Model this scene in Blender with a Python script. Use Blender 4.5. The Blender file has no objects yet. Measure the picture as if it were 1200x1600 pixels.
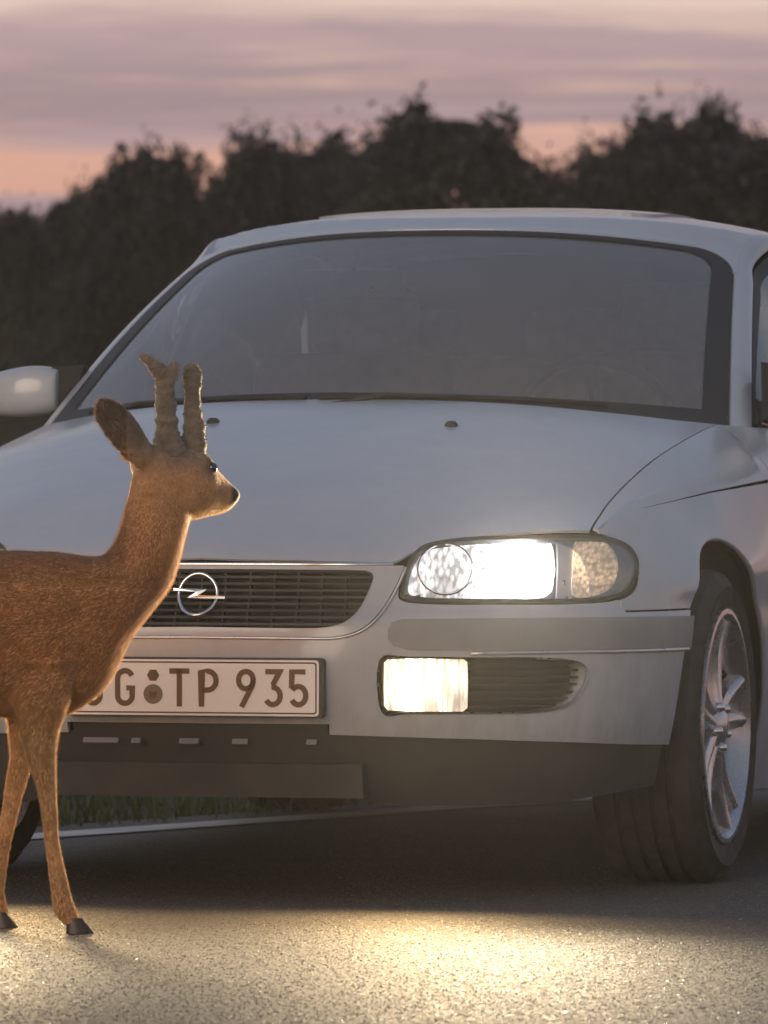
import bpy, bmesh, math, random
import numpy as np
from mathutils import Vector, Matrix

random.seed(7); rng = np.random.default_rng(7)
scene = bpy.context.scene
COL = scene.collection

# ------------------------------------------------------------------ camera
CAM_H, FPX, HORIZON = 0.867, 11100.0, 722.0          # eye height, focal length and horizon row (1200x1600 frame)
CAR_YAW, CAR_X, CAR_Y = math.radians(14.5), -0.375, 14.0
cam_data = bpy.data.cameras.new('camera'); cam = bpy.data.objects.new('camera', cam_data); COL.objects.link(cam)
cam.location = (0, 0, CAM_H); cam.rotation_euler = (math.radians(90), 0, 0)
cam_data.sensor_width = 36; cam_data.sensor_fit = 'AUTO'
cam_data.lens = 36 * FPX / 1600
cam_data.shift_y = -(800 - HORIZON) / 1600
cam_data.clip_start = 0.1; cam_data.clip_end = 6000
cam_data.dof.use_dof = True; cam_data.dof.focus_distance = 13.7; cam_data.dof.aperture_fstop = 12
scene.camera = cam

# ------------------------------------------------------------------ world, sun, exposure
SUN_EL, SUN_AZ = math.radians(9), math.radians(206)   # low, behind the camera, a little to its left
world = bpy.data.worlds.new('World'); scene.world = world; world.use_nodes = True
wn = world.node_tree; wn.nodes.clear()
def N(t, typ, **kw):
    n = t.nodes.new(typ)
    for k, v in kw.items(): setattr(n, k, v)
    return n
def mathn(t, op, a, b=None, c=None):
    n = N(t, 'ShaderNodeMath', operation=op)
    for i, v in enumerate((a, b, c)):
        if v is None: continue
        if isinstance(v, (int, float)): n.inputs[i].default_value = v
        else: t.links.new(v, n.inputs[i])
    return n.outputs[0]
def ramp(t, fac, stops, interp='LINEAR'):
    r = N(t, 'ShaderNodeValToRGB'); r.color_ramp.interpolation = interp
    el = r.color_ramp.elements
    while len(el) < len(stops): el.new(0.5)
    for e, (p, c) in zip(el, stops):
        e.position = p; e.color = (*c, 1) if len(c) == 3 else c
    t.links.new(fac, r.inputs[0]); return r.outputs[0]
def mixc(t, fac, a, b, mode='MIX'):
    n = N(t, 'ShaderNodeMix', data_type='RGBA', blend_type=mode)
    for sock, v in ((n.inputs[0], fac), (n.inputs[6], a), (n.inputs[7], b)):
        if isinstance(v, (int, float)): sock.default_value = v
        elif isinstance(v, tuple): sock.default_value = (*v, 1) if len(v) == 3 else v
        else: t.links.new(v, sock)
    return n.outputs[2]
sky = N(wn, 'ShaderNodeTexSky', sky_type='NISHITA', sun_disc=False, sun_elevation=math.radians(2.5), sun_rotation=SUN_AZ)
sky.air_density = 1.5; sky.dust_density = 2.0; sky.ozone_density = 2.0
tc = N(wn, 'ShaderNodeTexCoord')
sep = N(wn, 'ShaderNodeSeparateXYZ'); wn.links.new(tc.outputs['Generated'], sep.inputs[0])
elev = mathn(wn, 'MAXIMUM', sep.outputs[2], 0.004)
# a flat cloud deck seen in perspective: position on the deck = direction / sine of the elevation
px_ = mathn(wn, 'DIVIDE', sep.outputs[0], elev); py_ = mathn(wn, 'DIVIDE', sep.outputs[1], elev)
comb = N(wn, 'ShaderNodeCombineXYZ'); wn.links.new(px_, comb.inputs[0]); wn.links.new(py_, comb.inputs[1])
def cloudnoise(scale, loc, detail, rough, sx=1.0):
    m = N(wn, 'ShaderNodeMapping'); m.inputs['Location'].default_value = loc
    m.inputs['Scale'].default_value = (scale*sx, scale, 1)
    wn.links.new(comb.outputs[0], m.inputs[0])
    n = N(wn, 'ShaderNodeTexNoise'); n.inputs['Scale'].default_value = 1; n.inputs['Detail'].default_value = detail
    n.inputs['Roughness'].default_value = rough; wn.links.new(m.outputs[0], n.inputs[0]); return n.outputs[0]
CL1 = (0.0, 0.0, 0.0)
n1 = cloudnoise(0.16, (3.1, 2.5, 0), 5, 0.55, 0.8)
n2 = cloudnoise(0.50, (7.0, 1.2, 0), 7, 0.62, 1.3)
street = mathn(wn, 'SINE', mathn(wn, 'ADD', mathn(wn, 'MULTIPLY', mathn(wn, 'SUBTRACT', py_, 16.3), 0.571), mathn(wn, 'MULTIPLY', mathn(wn, 'SUBTRACT', n1, 0.5), 3.4)))   # long cloud streets
mask = mathn(wn, 'ADD', mathn(wn, 'MULTIPLY', street, 0.17), mathn(wn, 'ADD', mathn(wn, 'MULTIPLY', n1, 0.30), mathn(wn, 'MULTIPLY', n2, 0.70)))
mask = ramp(wn, mask, [(0.42, (0, 0, 0)), (0.58, (1, 1, 1))])
glow = ramp(wn, sep.outputs[2], [(0.0, (0.80, 0.37, 0.24)), (0.042, (0.80, 0.45, 0.36)), (0.066, (0.86, 0.67, 0.61)), (0.30, (0.25, 0.28, 0.40)), (1.0, (0.15, 0.19, 0.31))])
cloudc = ramp(wn, n2, [(0.35, (0.30, 0.225, 0.255)), (0.65, (0.45, 0.325, 0.345))])
cloudc = mixc(wn, ramp(wn, sep.outputs[2], [(0.08, (0, 0, 0)), (0.40, (1, 1, 1))]), cloudc, (0.23, 0.265, 0.32))   # higher up the deck turns grey
skyback = N(wn, 'ShaderNodeVectorMath', operation='SCALE'); wn.links.new(sky.outputs[0], skyback.inputs[0]); skyback.inputs['Scale'].default_value = 0.5
base = mixc(wn, 0.85, skyback.outputs[0], glow)
col = mixc(wn, mathn(wn, 'MULTIPLY', mask, 0.9), base, cloudc)
bg = N(wn, 'ShaderNodeBackground'); bg.inputs[1].default_value = 1.0; wn.links.new(col, bg.inputs[0])
wo = N(wn, 'ShaderNodeOutputWorld'); wn.links.new(bg.outputs[0], wo.inputs[0])

sd = bpy.data.lights.new('sun', 'SUN'); sun = bpy.data.objects.new('sun', sd); COL.objects.link(sun)
sd.energy = 1.4; sd.angle = math.radians(35); sd.color = (1.0, 0.80, 0.62)
d = Vector((math.sin(SUN_AZ)*math.cos(SUN_EL), math.cos(SUN_AZ)*math.cos(SUN_EL), math.sin(SUN_EL)))  # towards the sun
sun.rotation_euler = d.to_track_quat('Z', 'Y').to_euler()

vs = scene.view_settings; vs.view_transform = 'Standard'; vs.look = 'None'; vs.exposure = 0.0; vs.gamma = 1.0; vs.use_curve_mapping = False
scene.cycles.max_bounces = 5; scene.cycles.diffuse_bounces = 3; scene.cycles.glossy_bounces = 3; scene.cycles.transparent_max_bounces = 12; scene.cycles.volume_bounces = 0
scene.cycles.sample_clamp_indirect = 6; scene.cycles.caustics_reflective = False; scene.cycles.caustics_refractive = False

# ------------------------------------------------------------------ helpers
def tag(o, label=None, cat=None, group=None, kind=None):
    for k, v in (('label', label), ('category', cat), ('group', group), ('kind', kind)):
        if v: o[k] = v
    return o
def empty(name, loc=(0, 0, 0), rz=0.0, parent=None):
    o = bpy.data.objects.new(name, None); COL.objects.link(o); o.location = loc; o.rotation_euler = (0, 0, rz)
    o.empty_display_size = 0.1; o.parent = parent; return o
def mesh_obj(name, verts, faces, mat=None, parent=None, smooth=False):
    me = bpy.data.meshes.new(name); me.from_pydata([tuple(v) for v in verts], [], [tuple(f) for f in faces]); me.update()
    if smooth: me.polygons.foreach_set('use_smooth', [True]*len(me.polygons))
    o = bpy.data.objects.new(name, me); COL.objects.link(o)
    if mat: me.materials.append(mat)
    o.parent = parent; return o
class MB:
    def __init__(s): s.v = []; s.f = []
    def add(s, vs, fs):
        o = len(s.v); s.v += [tuple(v) for v in vs]; s.f += [tuple(i+o for i in f) for f in fs]; return s
    def box(s, c, h, rot=None):
        vs = [Vector((sx*h[0], sy*h[1], sz*h[2])) for sx in (-1, 1) for sy in (-1, 1) for sz in (-1, 1)]
        if rot is not None: vs = [rot @ v for v in vs]
        vs = [v + Vector(c) for v in vs]
        return s.add(vs, [(0, 1, 3, 2), (4, 6, 7, 5), (0, 4, 5, 1), (2, 3, 7, 6), (0, 2, 6, 4), (1, 5, 7, 3)])
    def tube(s, pts, radii, n=10, flat=1.0, cap=True, up=(0, 0, 1)):
        pts = [Vector(p) for p in pts]; rings = []
        for i, p in enumerate(pts):
            t = (pts[min(i+1, len(pts)-1)] - pts[max(i-1, 0)]).normalized()
            a = t.cross(Vector(up))
            if a.length < 1e-3: a = t.cross(Vector((1, 0, 0)))
            a.normalize(); b = a.cross(t)
            r = radii[i] if isinstance(radii, (list, tuple)) else radii
            rings.append([p + a*(r*math.cos(q)) + b*(r*flat*math.sin(q)) for q in (2*math.pi*k/n for k in range(n))])
        return s.rings(rings, cap)
    def rings(s, rings, cap=True):
        n = len(rings[0]); vs = [v for r in rings for v in r]; fs = []
        for i in range(len(rings)-1):
            for k in range(n):
                k2 = (k+1) % n; fs.append((i*n+k, i*n+k2, (i+1)*n+k2, (i+1)*n+k))
        if cap: fs += [tuple(reversed(range(n))), tuple((len(rings)-1)*n+k for k in range(n))]
        return s.add(vs, fs)
    def lathe(s, prof, c, axis='x', n=48, a0=0.0):
        # prof: (radius, offset along axis); closed profile loop when first == last
        rings = []
        for q in (2*math.pi*k/n for k in range(n)):
            cq, sq = math.cos(q+a0), math.sin(q+a0); r = []
            for (rad, off) in prof:
                if axis == 'x': p = (c[0]+off, c[1]+rad*cq, c[2]+rad*sq)
                elif axis == 'y': p = (c[0]+rad*cq, c[1]+off, c[2]+rad*sq)
                else: p = (c[0]+rad*cq, c[1]+rad*sq, c[2]+off)
                r.append(p)
            rings.append(r)
        m = len(prof); vs = [v for r in rings for v in r]; fs = []
        for i in range(n):
            j = (i+1) % n
            for k in range(m-1): fs.append((i*m+k, j*m+k, j*m+k+1, i*m+k+1))
        return s.add(vs, fs)
    def prism(s, poly, fn, t0, t1):
        # poly 2D list (a,b); fn(a,b,t)->xyz
        n = len(poly); vs = [fn(a, b, t0) for a, b in poly] + [fn(a, b, t1) for a, b in poly]
        fs = [tuple(reversed(range(n))), tuple(range(n, 2*n))] + [(k, (k+1) % n, n+(k+1) % n, n+k) for k in range(n)]
        return s.add(vs, fs)
    def build(s, name, mat=None, parent=None, smooth=False, bevel=0, fix=True, auto=None):
        o = mesh_obj(name, s.v, s.f, mat, parent, smooth)
        if fix:
            bm = bmesh.new(); bm.from_mesh(o.data); bmesh.ops.recalc_face_normals(bm, faces=bm.faces); bm.to_mesh(o.data); bm.free()
        if auto is not None: 
            o.data.polygons.foreach_set('use_smooth', [True]*len(o.data.polygons)); o.data.set_sharp_from_angle(angle=math.radians(auto))
        if bevel:
            m = o.modifiers.new('bevel', 'BEVEL'); m.width = bevel; m.segments = 2; m.limit_method = 'ANGLE'
        return o
def catmull(pts, n=12, closed=False):
    P = [np.array(p, float) for p in pts]; out = []; m = len(P)
    segs = m if closed else m-1
    for i in range(segs):
        if closed: p0, p1, p2, p3 = P[(i-1) % m], P[i], P[(i+1) % m], P[(i+2) % m]
        else:
            p1, p2 = P[i], P[i+1]; p0 = P[i-1] if i > 0 else 2*p1-p2; p3 = P[i+2] if i+2 < m else 2*p2-p1
        for k in range(n):
            t = k/n
            out.append(0.5*((2*p1)+(p2-p0)*t+(2*p0-5*p1+4*p2-p3)*t*t+(3*p1-p0-3*p2+p3)*t**3))
    if not closed: out.append(P[-1])
    return out
def smoothstep(a, b, x):
    t = min(1, max(0, (x-a)/(b-a))); return t*t*(3-2*t)
def solve2(g, target, guess, it=25):
    x, y = guess; h = 1e-4
    for _ in range(it):
        a, b = g(x, y); ra, rb = target[0]-a, target[1]-b
        if abs(ra)+abs(rb) < 1e-6: break
        ax, bx = g(x+h, y); ay, by = g(x, y+h)
        j11, j21, j12, j22 = (ax-a)/h, (bx-b)/h, (ay-a)/h, (by-b)/h
        det = j11*j22-j12*j21
        if abs(det) < 1e-12: break
        dx, dy = (ra*j22-rb*j12)/det, (rb*j11-ra*j21)/det
        m = max(abs(dx), abs(dy))
        if m > 0.15: dx *= 0.15/m; dy *= 0.15/m
        x += dx; y += dy
    return (x, y)
CC, SS = math.cos(CAR_YAW), math.sin(CAR_YAW)
def car_to_frame(u, v, z):                       # where a point of the car falls in the photograph (for measuring)
    X = u*CC+v*SS+CAR_X; Y = -u*SS+v*CC+CAR_Y
    return (X/Y, (z-CAM_H)/Y)
def trace(fmap, pts, guess):
    """photograph points -> parameters on the real surface fmap"""
    out = []; g = guess
    for (px, py) in pts:
        g = solve2(lambda a, b: car_to_frame(*fmap(a, b)), ((px-600)/FPX, (HORIZON-py)/FPX), g); out.append(g)
    return out
def sheet(name, outline, holes, fmap, mat, parent, step=(0.03, 0.03), thick=0.006, ref=(0, 2.2, 0.5), lift=0.0):
    """a curved panel: 2D outline with holes -> dense mesh on the surface fmap, with real thickness and true normals"""
    bm = bmesh.new(); edges = []
    for loop in [outline]+list(holes):
        pts = []
        for p in loop:
            if not pts or (abs(p[0]-pts[-1][0])+abs(p[1]-pts[-1][1])) > 1e-5: pts.append(p)
        if abs(pts[0][0]-pts[-1][0])+abs(pts[0][1]-pts[-1][1]) < 1e-5: pts.pop()
        vs = [bm.verts.new((p[0], p[1], 0)) for p in pts]
        for i in range(len(vs)): edges.append(bm.edges.new((vs[i], vs[(i+1) % len(vs)])))
    bmesh.ops.triangle_fill(bm, use_beauty=True, use_dissolve=False, edges=edges)
    xs = [v.co.x for v in bm.verts]; ys = [v.co.y for v in bm.verts]
    for ax, lo, hi, st in ((0, min(xs), max(xs), step[0]), (1, min(ys), max(ys), step[1])):
        k = math.floor(lo/st)+1
        while k*st < hi-1e-6:
            co = [0, 0, 0]; co[ax] = k*st; no = [0, 0, 0]; no[ax] = 1
            bmesh.ops.bisect_plane(bm, geom=bm.verts[:]+bm.edges[:]+bm.faces[:], dist=1e-5, plane_co=co, plane_no=no); k += 1
    bmesh.ops.remove_doubles(bm, verts=bm.verts, dist=1e-5)
    bm.verts.index_update()
    P2 = [(v.co.x, v.co.y) for v in bm.verts]
    F = [[v.index for v in f.verts] for f in bm.faces]
    F = [f if bm.faces[i].normal.z > 0 else f[::-1] for i, f in enumerate(F)] if bm.faces.ensure_lookup_table() is None else F
    B = [(e.verts[0].index, e.verts[1].index) for e in bm.edges if len(e.link_faces) == 1]
    bm.free()
    h = 1e-3; T = []; Nn = []
    for (a, b) in P2:
        p = np.array(fmap(a, b)); pa = np.array(fmap(a+h, b)); pb = np.array(fmap(a, b+h)); qa = np.array(fmap(a-h, b)); qb = np.array(fmap(a, b-h))
        n = np.cross(pa-qa, pb-qb); l = np.linalg.norm(n); n = n/l if l > 1e-14 else np.array((0, 0, 1.))
        T.append(p); Nn.append(n)
    T = np.array(T); Nn = np.array(Nn)
    sgn = 1 if ((T-np.array(ref))*Nn).sum() > 0 else -1
    Nn = Nn*sgn; T = T+Nn*lift
    if sgn < 0: F = [f[::-1] for f in F]
    m = len(T); V = list(T)+list(T-Nn*thick); LN = []; FF = []
    for f in F: FF.append(f); LN += [Nn[i] for i in f]
    if thick == 0:
        o = mesh_obj(name, T, FF, mat, parent, True); o.data.normals_split_custom_set([tuple(x) for x in LN]); return o
    for f in F:
        g = [i+m for i in f[::-1]]; FF.append(g); LN += [-Nn[i-m] for i in g]
    bd = set()
    for f in F:
        for i in range(len(f)): bd.add((f[i], f[(i+1) % len(f)]))
    for (a, b) in B:
        if (a, b) not in bd: a, b = b, a
        k = len(V); V += [T[b], T[a], T[a]-Nn[a]*thick, T[b]-Nn[b]*thick]
        nn = np.cross(T[a]-T[b], -Nn[a]); l = np.linalg.norm(nn); nn = nn/l if l > 0 else Nn[a]
        FF.append([k, k+1, k+2, k+3]); LN += [nn]*4
    o = mesh_obj(name, V, FF, mat, parent, True)
    o.data.normals_split_custom_set([tuple(x) for x in LN])
    return o
def mir(fmap): return lambda a, b: (lambda p: (-p[0], p[1], p[2]))(fmap(a, b))

# ------------------------------------------------------------------ materials
def mat(name, color=(0.5, 0.5, 0.5), rough=0.5, metal=0.0, **kw):
    m = bpy.data.materials.new(name); m.use_nodes = True; t = m.node_tree
    b = t.nodes['Principled BSDF']; b.inputs['Base Color'].default_value = (*color, 1); b.inputs['Roughness'].default_value = rough; b.inputs['Metallic'].default_value = metal
    for k, v in kw.items():
        s = b.inputs[k]; s.default_value = (*v, 1) if isinstance(v, tuple) else v
    return m
def nodes(m): return m.node_tree, m.node_tree.nodes['Principled BSDF'], m.node_tree.nodes['Material Output']
def noise(t, scale, detail=4, rough=0.5, coord='Object', vec=None):
    n = N(t, 'ShaderNodeTexNoise'); n.inputs['Scale'].default_value = scale; n.inputs['Detail'].default_value = detail; n.inputs['Roughness'].default_value = rough
    if vec is None:
        c = N(t, 'ShaderNodeTexCoord'); vec = c.outputs[coord]
    t.links.new(vec, n.inputs[0]); return n.outputs[0]
def bump(t, b, h, strength=0.3, dist=0.01):
    n = N(t, 'ShaderNodeBump'); n.inputs['Strength'].default_value = strength; n.inputs['Distance'].default_value = dist
    t.links.new(h, n.inputs['Height']); t.links.new(n.outputs[0], b.inputs['Normal']); return n
def worn(m, c0, c1, scale, r0=None, r1=None, bscale=None, bst=0.2, bd=0.002):
    t, b, o = nodes(m); n = noise(t, scale, 6, 0.6)
    t.links.new(ramp(t, n, [(0.3, c0), (0.7, c1)]), b.inputs['Base Color'])
    if r0 is not None: t.links.new(ramp(t, noise(t, scale*2.3, 5, 0.6), [(0.3, (r0,)*3), (0.7, (r1,)*3)]), b.inputs['Roughness'])
    if bscale: bump(t, b, noise(t, bscale, 3), bst, bd)
    return m
M = {}
M['paint'] = worn(mat('car_paint', rough=0.38, **{'Coat Weight': 0.7, 'Coat Roughness': 0.12}), (0.38, 0.42, 0.46), (0.43, 0.465, 0.50), 3.0, 0.34, 0.46)
t, b, o = nodes(M['paint']); src = b.inputs['Base Color'].links[0].from_socket
tcn = N(t, 'ShaderNodeTexCoord'); sp_ = N(t, 'ShaderNodeSeparateXYZ'); t.links.new(tcn.outputs['Object'], sp_.inputs[0])
low = ramp(t, sp_.outputs[2], [(0.28, (0.45,)*3), (0.62, (0.10,)*3)])
sc_ = N(t, 'ShaderNodeMapping'); sc_.inputs['Scale'].default_value = (1, 1, 0.35); t.links.new(tcn.outputs['Object'], sc_.inputs[0])
film = mathn(t, 'MULTIPLY', low, ramp(t, noise(t, 26, 8, 0.7, vec=sc_.outputs[0]), [(0.38, (0, 0, 0)), (0.75, (1, 1, 1))]))
t.links.new(mixc(t, film, src, (0.17, 0.15, 0.125)), b.inputs['Base Color'])
bump(t, b, noise(t, 5.0, 2), 0.02, 0.01)
M['trim'] = worn(mat('grey_trim', rough=0.55), (0.21, 0.225, 0.235), (0.26, 0.27, 0.275), 8, 0.45, 0.6, 900, 0.15, 0.0005)
M['dark_plastic'] = worn(mat('dark_plastic', rough=0.6), (0.030, 0.031, 0.034), (0.055, 0.055, 0.055), 6, 0.5, 0.75, 600, 0.2, 0.0008)
M['skirt'] = worn(mat('skirt_plastic', rough=0.55), (0.035, 0.037, 0.042), (0.055, 0.055, 0.056), 5, 0.45, 0.7, 500, 0.2, 0.0008)
M['black'] = mat('black_rubber', (0.016, 0.016, 0.018), 0.55)
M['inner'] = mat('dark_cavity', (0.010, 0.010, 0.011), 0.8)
M['chrome'] = mat('chrome', (0.78, 0.77, 0.75), 0.12, 1.0)
M['satin'] = worn(mat('satin_metal', metal=0.85), (0.66, 0.65, 0.66), (0.74, 0.73, 0.73), 14, 0.25, 0.38)
M['alloy'] = worn(mat('alloy', metal=0.9), (0.45, 0.45, 0.48), (0.55, 0.545, 0.55), 12, 0.20, 0.34)
M['tyre'] = worn(mat('tyre_rubber'), (0.018, 0.017, 0.017), (0.034, 0.032, 0.030), 12, 0.65, 0.9, 160, 0.3, 0.002)
M['plate'] = mat('plate_white', (0.93, 0.93, 0.90), 0.35)
M['plate_ink'] = mat('plate_ink', (0.14, 0.075, 0.035), 0.5)
M['sticker'] = mat('seal_sticker', (0.20, 0.17, 0.12), 0.5)
M['seat'] = worn(mat('seat_cloth'), (0.10, 0.105, 0.12), (0.15, 0.15, 0.165), 30, 0.85, 0.95, 400, 0.4, 0.002)
M['dash'] = mat('dash_plastic', (0.045, 0.046, 0.05), 0.7)
def thin_glass(name, tint, dust, refl=1.0):
    m = bpy.data.materials.new(name); m.use_nodes = True; t = m.node_tree; t.nodes.clear()
    tr = N(t, 'ShaderNodeBsdfTransparent'); tr.inputs[0].default_value = (*tint, 1)
    gl = N(t, 'ShaderNodeBsdfGlossy'); gl.inputs['Roughness'].default_value = 0.05
    df = N(t, 'ShaderNodeBsdfDiffuse'); df.inputs[0].default_value = (0.55, 0.53, 0.50, 1)
    fr = N(t, 'ShaderNodeFresnel'); fr.inputs[0].default_value = 1.5
    m1 = N(t, 'ShaderNodeMixShader'); m2 = N(t, 'ShaderNodeMixShader'); o = N(t, 'ShaderNodeOutputMaterial')
    dn = ramp(t, noise(t, 9, 6, 0.65), [(0.25, (dust*0.85,)*3), (0.75, (dust*1.15,)*3)])
    t.links.new(dn, m1.inputs[0]); t.links.new(tr.outputs[0], m1.inputs[1]); t.links.new(df.outputs[0], m1.inputs[2])
    t.links.new(mathn(t, 'MULTIPLY', fr.outputs[0], refl), m2.inputs[0]); t.links.new(m1.outputs[0], m2.inputs[1]); t.links.new(gl.outputs[0], m2.inputs[2])
    t.links.new(m2.outputs[0], o.inputs[0]); return m
M['glass'] = thin_glass('window_glass', (0.86, 0.92, 0.90), 0.21, 1.3)
M['shade_glass'] = thin_glass('shade_band_glass', (0.30, 0.32, 0.36), 0.14, 1.2)
M['lens'] = thin_glass('lamp_glass', (0.97, 0.97, 0.97), 0.04, 0.8)
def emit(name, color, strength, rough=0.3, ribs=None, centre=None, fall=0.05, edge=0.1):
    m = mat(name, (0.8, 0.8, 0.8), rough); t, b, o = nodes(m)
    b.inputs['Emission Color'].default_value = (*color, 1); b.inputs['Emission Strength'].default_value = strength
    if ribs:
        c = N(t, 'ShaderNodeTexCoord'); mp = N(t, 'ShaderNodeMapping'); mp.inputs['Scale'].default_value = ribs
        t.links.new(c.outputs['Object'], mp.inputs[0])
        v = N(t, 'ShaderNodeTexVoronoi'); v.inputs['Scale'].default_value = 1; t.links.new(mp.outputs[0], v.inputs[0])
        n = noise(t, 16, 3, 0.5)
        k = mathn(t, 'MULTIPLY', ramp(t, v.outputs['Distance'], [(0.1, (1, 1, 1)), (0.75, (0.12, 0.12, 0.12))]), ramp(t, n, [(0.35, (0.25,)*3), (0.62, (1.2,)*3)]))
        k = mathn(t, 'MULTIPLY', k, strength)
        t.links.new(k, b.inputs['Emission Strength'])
    if centre:  # painted glow: emission fades with distance from the centre
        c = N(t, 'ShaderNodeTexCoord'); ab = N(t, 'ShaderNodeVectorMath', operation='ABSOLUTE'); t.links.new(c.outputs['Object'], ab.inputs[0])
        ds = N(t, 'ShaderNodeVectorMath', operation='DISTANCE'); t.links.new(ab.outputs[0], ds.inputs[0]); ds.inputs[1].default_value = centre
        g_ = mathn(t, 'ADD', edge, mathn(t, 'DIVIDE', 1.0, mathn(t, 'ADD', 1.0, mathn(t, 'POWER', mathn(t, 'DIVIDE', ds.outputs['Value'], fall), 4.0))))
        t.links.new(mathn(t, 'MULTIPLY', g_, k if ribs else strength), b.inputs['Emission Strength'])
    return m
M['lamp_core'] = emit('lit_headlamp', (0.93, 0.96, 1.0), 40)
M['lamp_facets'] = emit('reflector_glow', (0.96, 0.97, 1.0), 11, 0.2, (130, 1, 55), (0.60, 0.235, 0.655), 0.075, 0.20)  # reflector itself emits; glow fading outward from the bulb is painted in
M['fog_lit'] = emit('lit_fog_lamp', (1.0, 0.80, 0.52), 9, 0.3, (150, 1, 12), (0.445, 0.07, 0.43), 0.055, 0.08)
M['indicator'] = emit('lit_indicator', (1.0, 0.66, 0.36), 2.6, 0.3, (210, 1, 110))

# ------------------------------------------------------------------ ground
def grid_sheet(name, x0, x1, y0, y1, z, m, kind='structure'):
    o = mesh_obj(name, [(x0, y0, z), (x1, y0, z), (x1, y1, z), (x0, y1, z)], [(0, 1, 2, 3)], m); tag(o, kind=kind); return o
gm = worn(mat('verge_soil'), (0.035, 0.040, 0.020), (0.060, 0.062, 0.032), 0.8, 0.85, 1.0, 3.0, 0.5, 0.05)
grid_sheet('ground', -900, 900, -60, 3000, -0.03, gm)
asphalt = mat('asphalt', rough=0.55)
t, b, o = nodes(asphalt)
geo = N(t, 'ShaderNodeNewGeometry')
vo = N(t, 'ShaderNodeTexVoronoi'); vo.inputs['Scale'].default_value = 130; t.links.new(geo.outputs['Position'], vo.inputs[0])
vo2 = N(t, 'ShaderNodeTexVoronoi'); vo2.inputs['Scale'].default_value = 60; t.links.new(geo.outputs['Position'], vo2.inputs[0])
nz = noise(t, 1.3, 6, 0.6, vec=geo.outputs['Position']); nf = noise(t, 240, 3, 0.6, vec=geo.outputs['Position'])
stone = ramp(t, vo.outputs['Color'], [(0.0, (0.055, 0.051, 0.047)), (0.55, (0.10, 0.093, 0.084)), (0.86, (0.16, 0.148, 0.13)), (1.0, (0.34, 0.31, 0.27))])
col_ = mixc(t, 0.5, stone, ramp(t, nz, [(0.3, (0.075, 0.070, 0.064)), (0.7, (0.12, 0.112, 0.10))]))
t.links.new(col_, b.inputs['Base Color'])
hgt = mathn(t, 'ADD', mathn(t, 'MULTIPLY', vo.outputs['Distance'], -0.6), mathn(t, 'ADD', mathn(t, 'MULTIPLY', vo2.outputs['Distance'], -0.5), mathn(t, 'MULTIPLY', nf, 0.4)))
bump(t, b, hgt, 0.6, 0.004)
t.links.new(ramp(t, vo.outputs['Color'], [(0.0, (0.8,)*3), (0.8, (0.65,)*3), (1.0, (0.45,)*3)]), b.inputs['Roughness'])
b.inputs['Specular IOR Level'].default_value = 0.3
# road edge runs past the car at an angle
LA, LB = Vector((-0.825, 16.38, 0)), Vector((0.222, 17.85, 0)); LD = (LB-LA).normalized(); LN_ = Vector((-LD.y, LD.x, 0))
def road_quad(name, s0, s1, o0, o1, z, m):
    vs = [LA+LD*s0+LN_*o0, LA+LD*s1+LN_*o0, LA+LD*s1+LN_*o1, LA+LD*s0+LN_*o1]
    q = mesh_obj(name, [(v.x, v.y, z) for v in vs], [(0, 1, 2, 3)], m); return tag(q, kind='structure')
ROAD = road_quad('road', -120, 120, -80, 0.30, 0.0, asphalt)
# loose-looking stone chippings standing out of the surface where the camera looks along it
chip_m = mat('stone_chippings', rough=0.6); t, b, o = nodes(chip_m)
wn_ = N(t, 'ShaderNodeTexWhiteNoise', noise_dimensions='3D'); at = N(t, 'ShaderNodeAttribute'); at.attribute_name = 'stone'; t.links.new(at.outputs['Color'], wn_.inputs[0])
t.links.new(ramp(t, wn_.outputs['Value'], [(0.0, (0.055, 0.051, 0.046)), (0.6, (0.092, 0.085, 0.075)), (0.9, (0.135, 0.123, 0.107)), (1.0, (0.30, 0.275, 0.24))]), b.inputs['Base Color'])
t.links.new(ramp(t, wn_.outputs['Value'], [(0.0, (0.8,)*3), (0.9, (0.55,)*3), (1.0, (0.25,)*3)]), b.inputs['Roughness'])
nc = 240000; cx0 = rng.uniform(-1.35, 1.35, nc); cy0 = 10.0+rng.random(nc)*5.4; rr_ = rng.uniform(0.0022, 0.0050, nc); hh_ = rr_*rng.uniform(0.12, 0.36, nc); aa = rng.uniform(0, 6.283, nc)
CV = np.zeros((nc, 5, 3)); 
for k in range(4):
    q_ = aa+k*math.pi/2+rng.uniform(-0.4, 0.4, nc); rk = rr_*rng.uniform(0.7, 1.2, nc); CV[:, k] = np.stack([cx0+rk*np.cos(q_), cy0+rk*np.sin(q_), np.full(nc, -0.0006)], 1)
CV[:, 4] = np.stack([cx0+rng.normal(0, 0.3, nc)*rr_, cy0+rng.normal(0, 0.3, nc)*rr_, hh_], 1)
CF = (np.arange(nc)*5)[:, None, None]+np.array(((0, 1, 4), (1, 2, 4), (2, 3, 4), (3, 0, 4)))[None]; CF = CF.reshape(-1)
cm = bpy.data.meshes.new('chippings'); cm.vertices.add(nc*5); cm.vertices.foreach_set('co', CV.ravel()); cm.loops.add(len(CF)); cm.loops.foreach_set('vertex_index', CF.astype(np.int32))
cm.polygons.add(len(CF)//3); cm.polygons.foreach_set('loop_start', np.arange(0, len(CF), 3, dtype=np.int32)); cm.update(calc_edges=True)
sa = cm.color_attributes.new('stone', 'FLOAT_COLOR', 'POINT'); sa.data.foreach_set('color', np.repeat(np.c_[rng.random((nc, 3)), np.ones(nc)], 5, 0).ravel().astype(np.float32))
cm.materials.append(chip_m); chips = bpy.data.objects.new('chippings', cm); COL.objects.link(chips); chips.parent = ROAD; tag(chips, kind='stuff')
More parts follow.
